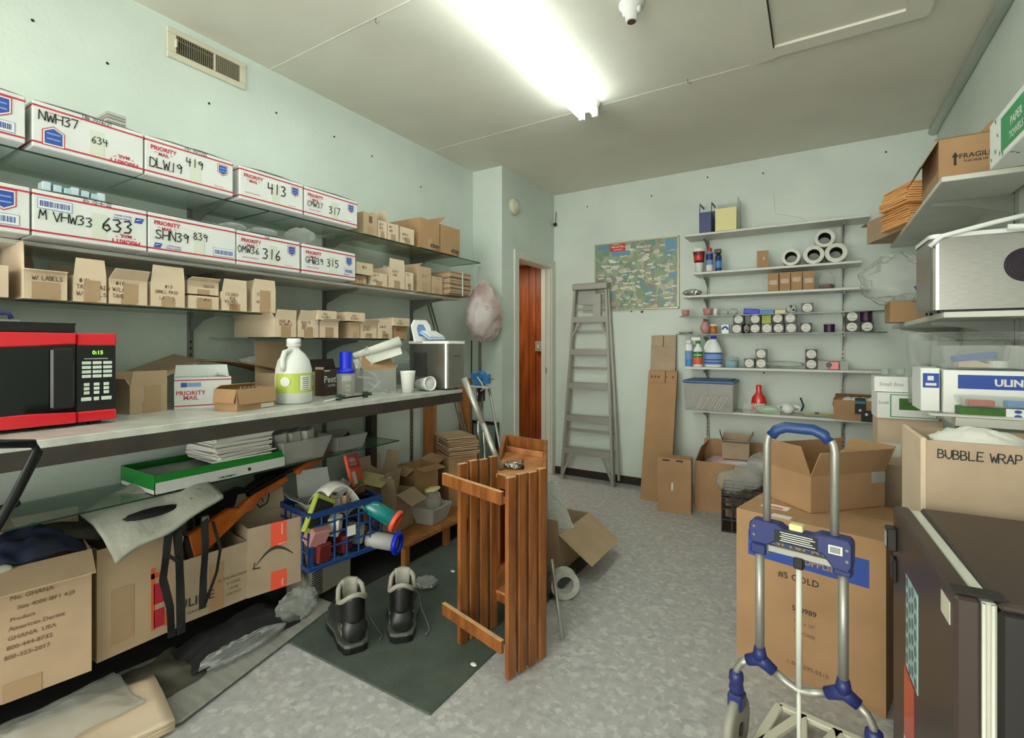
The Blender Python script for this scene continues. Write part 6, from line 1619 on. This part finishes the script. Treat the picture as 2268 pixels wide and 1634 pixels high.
# green and white carton
o = thing('printed_carton', 'white carton with green leaf pattern and green label at the top right edge', 'box', (.50, 1.33, 1.869))
MB().box(0, .2, 0, .92, 0, .147).build('box_body', 'bleach', o, bevel=.002)
MB().box(-.0008, 0, .50, .80, .018, .125).build('green_label', 'sage', o)
T = Matrix.Translation((-.0016, .66, .07)) @ Matrix.Rotation(R(-90), 4, 'Z') @ RX
MB().text('PAPER', .036, T, bold=.02, align='CENTER').text('TOWELS', .03, Matrix.Translation((0, 0, -.038)) @ T, bold=.02, align='CENTER').build('label_lettering', 'bleach', o)
b = MB(); rnd = random.Random(9)
for k in range(70):
    y, z = rnd.uniform(.02, .9), rnd.uniform(.01, .137)
    if .49 < y < .81 and .012 < z < .13: continue
    b.prism([(-.009, 0), (0, .005), (.009, 0), (0, -.005)], 0, .0004, Matrix.Translation((-.0012, y, z)) @ Matrix.Rotation(R(-90), 4, 'Z') @ RX @ Matrix.Rotation(rnd.uniform(0, 3), 4, 'Z'))
for k in range(30):
    x, z = rnd.uniform(.01, .19), rnd.uniform(.01, .137)
    b.prism([(-.009, 0), (0, .005), (.009, 0), (0, -.005)], 0, .0004, Matrix.Translation((x, -.0008, z)) @ RX @ Matrix.Rotation(rnd.uniform(0, 3), 4, 'Z'))
for k in range(40):
    x, y = rnd.uniform(.01, .19), rnd.uniform(.4, .9)
    b.prism([(-.009, 0), (0, .005), (.009, 0), (0, -.005)], -.0008, -.0003, at(x, y, 0, rnd.uniform(0, 180)))
b.build('leaf_pattern', 'sage', o)
# second ice maker on the shelf
o = ice_maker('stainless steel ice maker with a round fan vent on the lower right shelf', (.565, 2.50, 1.41), 2, .36, .28, .29)
MB().lathe([(.062, 0), (.062, .003), (0, .003)], 30, at(.09, -.0005, .165, 0, 90)).build('fan_vent', 'black', o)
b = MB()
for r_ in (.012, .024, .036, .048, .058):
    b.tube([(.09 + r_ * math.cos(k * .3142), -.005, .165 + r_ * math.sin(k * .3142)) for k in range(20)], .0018, 6, closed=True)
b.build('vent_rings', 'purple', o, smooth=True)
MB().tube([(-.185, -.006, .255), (-.15, -.018, .29), (.0, -.02, .325), (.18, -.02, .36)], .009, 10).build('rim_bar', 'bleach', o, smooth=True)
MB().tube([(.03, -.035, .30), (.17, -.035, .29)], .011, 12).build('handle', 'bleach', o, smooth=True)
MB().box(-.15, .15, .002, .005, -.0, .006).build('base_line', 'black', o)
o = carton('small closed brown box on the lower right shelf beside the ice maker', (0.451, 3.45, 1.4095), 3, .19, .16, .115, closed=True, m='card2', tape=False)
tag(MB().blob((0, 0, 0), (.16, .11, .12), .28, 1.8, 101, 44, 26).build('clear_bag', 'bag', smooth=True, loc=(0.41, 3.50, 1.655)), 'large crumpled clear plastic bag on top of the small brown box', 'bag')
tag(MB().box(-.04, .04, -.002, .002, -.012, .012, at(0.49, 3.36, 1.60, 0, 0, -25)).build('blue_label', 'blue'), 'blue label inside the crumpled clear bag', 'label')
# ULINE cartons, trays
o = thing('uline_box', 'white ULINE carton with a blue banner on the right counter shelf', 'box', (.57, 2.42, 1.029))
MB().box(-.16, .15, 0, .2, 0, .16).build('box_body', 'bleach', o, bevel=.002)
MB().box(-.119, .15, -.0012, 0, .092, .143).build('blue_banner', 'blue', o)
MB().text('ULINE', .034, up(-.02, .105, -.002), bold=.04).build('banner_lettering', 'paper', o)
o = thing('uline_box', 'narrow white carton with a blue square print, left of the ULINE banner', 'box', (.375, 2.44, 1.029))
MB().box(-.028, .028, 0, .2, 0, .165).build('box_body', 'bleach', o, bevel=.002)
MB().box(-.022, .026, -.0012, 0, .09, .145).build('blue_square', 'blue', o)
MB().box(-.008, .01, -.002, -.001, .118, .135).box(-.014, .018, -.002, -.001, .098, .108).build('square_print', 'paper', o)
o = thing('green_carton', 'flat green carton with a white logo panel under a clear tray on the right counter', 'box', (.575, 2.335, 1.029))
MB().box(-.135, .13, 0, .075, 0, .032).build('box_body', 'leaf', o, bevel=.002)
MB().box(-.015, .045, -.001, 0, .0, .033).build('logo_panel', 'bleach', o)
b = MB()
for z in (.008, .024): b.lathe([(.006, 0), (.006, .0006), (0, .0006)], 14, at(.015, -.0012, z, 0, 90), sx=1.6)
b.build('logo_dots', 'blue', o)
o = tub('clear_tray', 'clear tray with red and blue packs on the flat green carton', (.575, 2.335, 1.0615), 0, .26, .07, .038, 'clear', .004)
for x, m in ((-.07, 'redb'), (.03, 'skyb'), (.09, 'redink')):
    MB().box(x - .04, x + .03, .01, .055, .004, .026).build('pack', m, o, bevel=.003)
tag(MB().box(-.09, .17, 0, .05, 0, .006, at(.44, 2.285, 1.029)).build('white_tray_lid', 'paper', bevel=.002), 'thin white lid edge at the front of the right counter shelf', 'lid')
o = tub('clear_tray', 'large clear tray of odds and ends on top of the ULINE carton', (.565, 2.40, 1.196), 0, .32, .2, .085, 'clear', .012)
MB().box(-.12, .0, .02, .06, .04, .062, at(0, 0, 0, 0, 0, -8)).build('blue_box', 'blue', o)
MB().box(.02, .14, .03, .1, .01, .09, at(0, 0, 0, 0, 0, 10)).build('folded_plastic', 'tub', o)
MB().lathe([(.0, .004), (.03, .004), (.03, .028), (0, .028)], 20, at(-.0, .05, 0)).build('tape_roll', 'paper', o)
MB().hexa([(-.11, .03, .004), (-.02, .03, .004), (-.02, .1, .004), (-.11, .1, .004)], [(-.11, .03, .05), (-.02, .03, .012), (-.02, .1, .012), (-.11, .1, .05)]).build('pale_wedge', 'cardp', o)
o = tub('clear_tray', 'smaller clear tray stacked above the odds and ends tray, near the wall strip', (.50, 2.62, 1.2), 0, .26, .2, .10, 'clear', .012)
cupb('tall clear cylinder standing at the left of the clear trays', .385, 1.2 - .17, 'clear', .045, .30, 2.75, 'clear_cylinder', 'container')
for k in range(5):
    tag(MB().box(-.07 - .01 * k, .16, -.1, .1, 0, .004, at(.49, 2.60, 1.20 + .104 + k * .006, 4 * k)).build('clear_sleeve', 'clear'), 'one of several clear sleeves stacked on the upper tray', 'plastic sleeve', 'clear sleeves on the upper tray')
# white cartons in the corner
o = thing('tall_carton', 'tall pale carton standing in the back right corner under the small white boxes', 'box', (.375, 3.03, 0), 0)
MB().box(-.11, .14, 0, .25, 0, .925).build('box_body', 'cardp', o, bevel=.003)
MB().box(-.105, -.02, -.001, 0, .62, .80).build('white_sheet', 'paper', o)
o = thing('product_box', 'white box with a framed picture on its face, lower of two in the right corner', 'box', (.375, 3.0, .926), 4)
MB().box(-.115, .12, 0, .16, 0, .125).build('box_body', 'bleach', o, bevel=.002)
MB().box(-.065, .115, -.001, 0, .008, .118).build('green_border', 'sage', o)
MB().box(-.06, .11, -.0016, -.001, .012, .114).build('picture_panel', 'bleach', o)
MB().box(-.03, .08, -.0022, -.0016, .045, .1).build('picture', 'leaf', o)
MB().text('Small', .02, up(-.112, .07, -.001), bold=.0).build('printed_marks', 'zinc', o)
o = thing('product_box', 'white box printed with small grey words, upper of two in the right corner', 'box', (.375, 3.02, 1.053), 0)
MB().box(-.125, .12, 0, .16, 0, .075).build('box_body', 'bleach', o, bevel=.002)
MB().text('Small Box', .024, up(-.105, .03, -.001, 0), bold=.02).build('printed_marks', 'greybox', o)
for k in range(3):
    cupb('small clear cup with grey stuff on the upper white box, %s' % ('left one', 'middle one', 'right one')[k], .30 + .06 * k, 1.129, 'clear', .02, .035, 3.09)
tag(MB().box(-.1, .0, 0, .14, 0, .05, at(.30, 3.03, .985, 8)).build('white_pack', 'paper', bevel=.002), 'white pack sticking out left between the corner boxes', 'pack') if False else None
carton('plain brown carton between the tall pale carton and the large GENERAL carton', (.30, 2.80, .0), 2, .26, .2, .735, closed=True, m='card3', tape=False, t=.005, marks=[('r', (.12, .1), .0, .55, 0, 'blue')])
# bubble wrap carton
o = carton('tall brown carton handwritten BUBBLE WRAP behind the brown fridge', (.475, 1.76, 0), 2, .44, .27, 1.02, flaps={}, m='card3', tape=False, t=.008, marks=[('h', 'BUBBLE WRAP', -.43, .955, .023, 'ink')])
MB().box(-.226, -.212, -.003, .27, 0, 1.026).build('pale_edge_wrap', 'cardp', o, bevel=.004)
tag(MB().blob((0, 0, 0), (.10, .09, .05), .25, 2, 111).build('white_plastic', 'paper', smooth=True, loc=(.39, 1.88, .985)), 'white crumpled plastic in the bubble wrap carton', 'plastic')
tag(MB().blob((0, 0, 0), (.10, .07, .035), .2, 2, 112).build('tan_paper', 'manila', smooth=True, loc=(.56, 1.89, .985)), 'tan crumpled paper in the bubble wrap carton', 'paper')
# fridge
o = thing('mini_fridge', 'dark brown metal mini fridge with a pale door gasket at the lower right', 'fridge', (.205, 1.13, 0), 2.6)
MB().box(.058, .50, .0, .545, .02, .835).build('cabinet', 'fridgeb', o, bevel=.008)
MB().box(.058, .50, -.004, .548, .835, .85).build('top_panel', 'fridge', o, bevel=.005)
dr = MB().box(0, .036, -.004, .548, .03, .848).build('door', 'fridge', o, bevel=.006)
MB().box(.036, .058, .004, .54, .035, .843).build('door_gasket', 'gasket', o, bevel=.003)
MB().tube([(.039, -.001, .04), (.039, -.001, .842)], .003, 8).tube([(.051, -.001, .04), (.051, -.001, .842)], .003, 8).build('gasket_lip', 'gasket', o, smooth=True)
MB().box(-.001, .07, -.006, .03, .851, .857).build('hinge_cover', 'fridgeb', o, bevel=.003)
MB().box(-.022, 0, .49, .525, .74, .80).build('door_handle', 'fridgeb', dr, bevel=.003)
MB().box(-.023, -.022, .497, .518, .75, .79).build('handle_badge', 'greybox', dr)
MB().box(-.010, 0, .49, .53, .66, .72).build('handle_lower', 'fridgeb', dr, bevel=.003)
b = MB(); b.box(-.0012, 0, .26, .38, .51, .73); b.build('sticker', mat('pale_blue_sticker', (160, 200, 196), .4), dr)
b = MB()
for i in range(4):
    for j in range(6):
        b.prism([(.011 * math.cos(k), .014 * math.sin(k)) for k in range(6)], 0, .0004, Matrix.Translation((-.0016, .279 + i * .028, .53 + j * .036 + .012 * (i % 2) - .006)) @ Matrix.Rotation(R(-90), 4, 'Z') @ RX)
b.build('sticker_pattern', mat('sticker_grey', (96, 110, 116), .5), dr)
MB().box(-.0012, 0, .02, .075, .785, .825).build('rating_label', 'cream', dr)
MB().box(-.0012, 0, .30, .40, .28, .50, ).build('red_label', 'redb', dr)
MB().box(-.0016, -.0012, .30, .40, .28, .33).build('label_foot', 'paper', dr)
o = thing('clear_canister', 'clear canister with a bright blue lid on the fridge at the right edge', 'container', (.50, 1.34, .853))
MB().box(-.02, .08, 0, .12, 0, .19).build('canister_body', 'tub', o, bevel=.004)
MB().box(-.03, .09, -.01, .13, .19, .22).build('lid', 'skyb', o, bevel=.006)

# large GENERAL carton
o = carton('large brown carton with a blue banner and 5 GOLD print behind the luggage cart', (-.035, 2.17, 0), -14, .50, .46, .60, closed=True, m='card2', t=.006,
    marks=[('r', (.405, .098), 0, .80, 0, 'blue'), ('t', '#5 GOLD', -.04, .63, .034, 'darkprint'), ('t', '520989', -.0, .44, .028, 'darkprint'), ('t', '10.5 x 16"', .0, .365, .018, 'print'), ('t', '100/CASE', .0, .30, .018, 'print'), ('t', '1-800-295-5510', .02, .09, .022, 'print')])
MB().text('GENERAL', .058, up(-.0, .492, -.0022), bold=.03, align='CENTER').text('SUPPLIES', .034, up(.05, .452, -.0022), bold=.03, align='CENTER').build('banner_lettering', 'card2', o)
MB().box(-.19, -.09, .10, .17, .6065, .6072).build('shipping_label', 'paper', o)
MB().box(-.19, -.09, .16, .17, .6073, .6078).box(-.18, -.11, .11, .125, .6073, .6078).build('label_print', 'redb', o)
MB().box(-.12, -.05, -.0, .04, .6065, .607).build('torn_label', 'paper', o)
o = carton('open brown carton with raised flaps sitting on the large GENERAL carton', (.118, 2.445, .608), 46, .38, .22, .145, flaps={'f': (22, .11), 'l': (20, .13), 'b': (-15, .11), 'r': (35, .12)}, m='card2', tape=False, t=.005)
MB().box(.12, .19, -.0012, 0, .1, .145).build('clear_tape', 'greybox', o)

# luggage cart
o = thing('luggage_cart', 'folding luggage cart with blue grip and blue joints standing in front', 'hand cart', (-.038, 1.641, 0), -11)
PL, PU = .106, .086
for s_ in (-1, 1):
    MB().tube([(s_ * PL, 0, .345), (s_ * PL, 0, .66)], .0125, 14).build('lower_tube', 'alu', o, smooth=True)
up_ = [(-PU, 0, .66), (-PU, 0, .985)] + [(-PU + .045 * (1 - math.cos(a)), 0, .985 + .055 * math.sin(a)) for a in (.4, .8, 1.2, 1.57)]
up_ += [(-x, 0, z) for x, y, z in up_[::-1]]
MB().tube(up_, .0105, 14).build('handle_tube', 'alu', o, smooth=True)
MB().tube([(-PU + .012, 0, 1.012), (-PU + .026, 0, 1.03), (-.035, 0, 1.041), (.035, 0, 1.041), (PU - .026, 0, 1.03), (PU - .012, 0, 1.012)], .0155, 16).build('grip', 'crate', o, smooth=True)
MB().prism([(-.13, .705), (-.13, .745), (-.122, .757), (-.05, .757), (-.035, .746), (.035, .746), (.05, .757), (.122, .757), (.13, .745), (.13, .69), (.122, .668), (.085, .672), (.06, .705), (-.06, .705), (-.08, .69), (-.122, .69)], -.024, .024, Matrix(((1, 0, 0, 0), (0, 0, 1, 0), (0, 1, 0, 0), (0, 0, 0, 1)))).build('crossbar_housing', 'navyp', o, bevel=.004)
MB().box(-.024, .012, -.018, .01, .747, .766).build('release_button', 'yellow', o, bevel=.003)
MB().box(-.06, .05, -.0255, -.0245, .71, .744).build('warning_label', 'ink', o)
b = MB()
for k in range(5): b.box(-.045 + .004 * (k % 2), .044 - .006 * (k % 3), -.026, -.0257, .714 + k * .006, .7165 + k * .006)
b.build('label_text', 'paper', o)
MB().box(.075, .108, -.0257, -.0245, .712, .736).build('barcode_label', 'paper', o)
b = MB()
for k in range(8): b.box(.08 + .003 * k, .0815 + .003 * k, -.0262, -.0257, .716, .732)
b.build('barcode', 'ink', o)
b = MB()
for x, z in ((-.115, .74), (-.115, .715), (.118, .73), (.118, .70)): b.lathe([(.004, 0), (.004, .002), (0, .002)], 10, at(x, -.0245, z, 0, 90))
b.build('screws', 'zinc', o)
MB().box(-.1, .1, -.008, .008, .668, .688).build('slide_bar', 'alu', o, bevel=.002)
for s_ in (-1, 1):
    MB().box(s_ * PL - .022, s_ * PL + .022, -.02, .02, .655, .688).build('slide_collar', 'navyp', o, bevel=.005)
    MB().tube([(s_ * PL, 0, .37), (s_ * PL, 0, .335)], [.015, .022], 14).tube([(s_ * (PL + .035), 0, .315), (s_ * PL, 0, .335), (s_ * (PL - .04), 0, .312)], [.016, .022, .016], 14).build('tube_joint', 'navyp', o, smooth=True)
    MB().tube([(s_ * (PL + .03), 0, .317), (s_ * (PL + .052), 0, .30), (s_ * (PL + .066), 0, .275), (s_ * (PL + .068), 0, .25)], .011, 12).build('wheel_arm', 'alu', o, smooth=True)
    MB().lathe([(.018, .20), (.022, .215), (.018, .235), (.022, .24), (.02, .262), (.014, .266)], 16, at(s_ * (PL + .068), 0, 0)).build('arm_collar', 'navyp', o, smooth=True)
    MB().box(s_ * (PL + .068) - .022, s_ * (PL + .068) + .022, -.02, .03, .15, .2).build('wheel_fork', 'navyp', o, bevel=.006)
    x = s_ * (PL + .068)
    T = at(x, .0, .092, 0, 0, 90)
    MB().lathe([(.07, -.014), (.09, -.012), (.092, 0), (.09, .012), (.07, .014)], 36, T).build('tyre', 'grey', o, smooth=True)
    MB().lathe([(0, -.008), (.07, -.012), (.07, .012), (0, .008)], 36, T).build('wheel_hub', 'zinc', o)
    MB().lathe([(0, -.02), (.02, -.018), (.02, .018), (0, .02)], 18, T).build('axle_cap', 'black', o)
MB().tube([(-.066, 0, .312), (-.03, 0, .295), (0, 0, .286), (.03, 0, .295), (.066, 0, .312)], .0115, 12).build('v_tube', 'alu', o, smooth=True)
MB().tube([(0, -.004, .67), (0, -.006, .30)], .008, 10).tube([(0, -.006, .30), (0, -.006, .04)], .006, 10).build('telescopic_rod', 'trimp', o, smooth=True)
MB().box(-.012, .012, -.016, .012, .64, .672).build('rod_clamp', 'black', o, bevel=.002)
MB().tube([(-.17, .0, .05), (.17, .0, .05)], .008, 10).build('axle', 'gunm', o, smooth=True)
# fold-out base plate with truss openings
b = MB()
def bar(p, q, w_=.014, z0=.03, z1=.048):
    p, q = Vector(p), Vector(q); d = (q - p).normalized(); n_ = Vector((-d.y, d.x)) * w_
    b.prism([tuple(p - n_), tuple(q - n_), tuple(q + n_), tuple(p + n_)], z0, z1)
for p, q in (((-.13, .02), (-.12, .27)), ((.13, .02), (.12, .27)), ((-.12, .27), (.12, .27)), ((-.13, .03), (.13, .03)), ((-.05, .27), (0, .03)), ((.05, .27), (0, .03)), ((.05, .27), (.125, .03)), ((-.05, .27), (-.125, .03))):
    bar(p, q)
b.build('base_plate', mat('cream_plastic', (214, 214, 196), .45), o, bevel=.003)
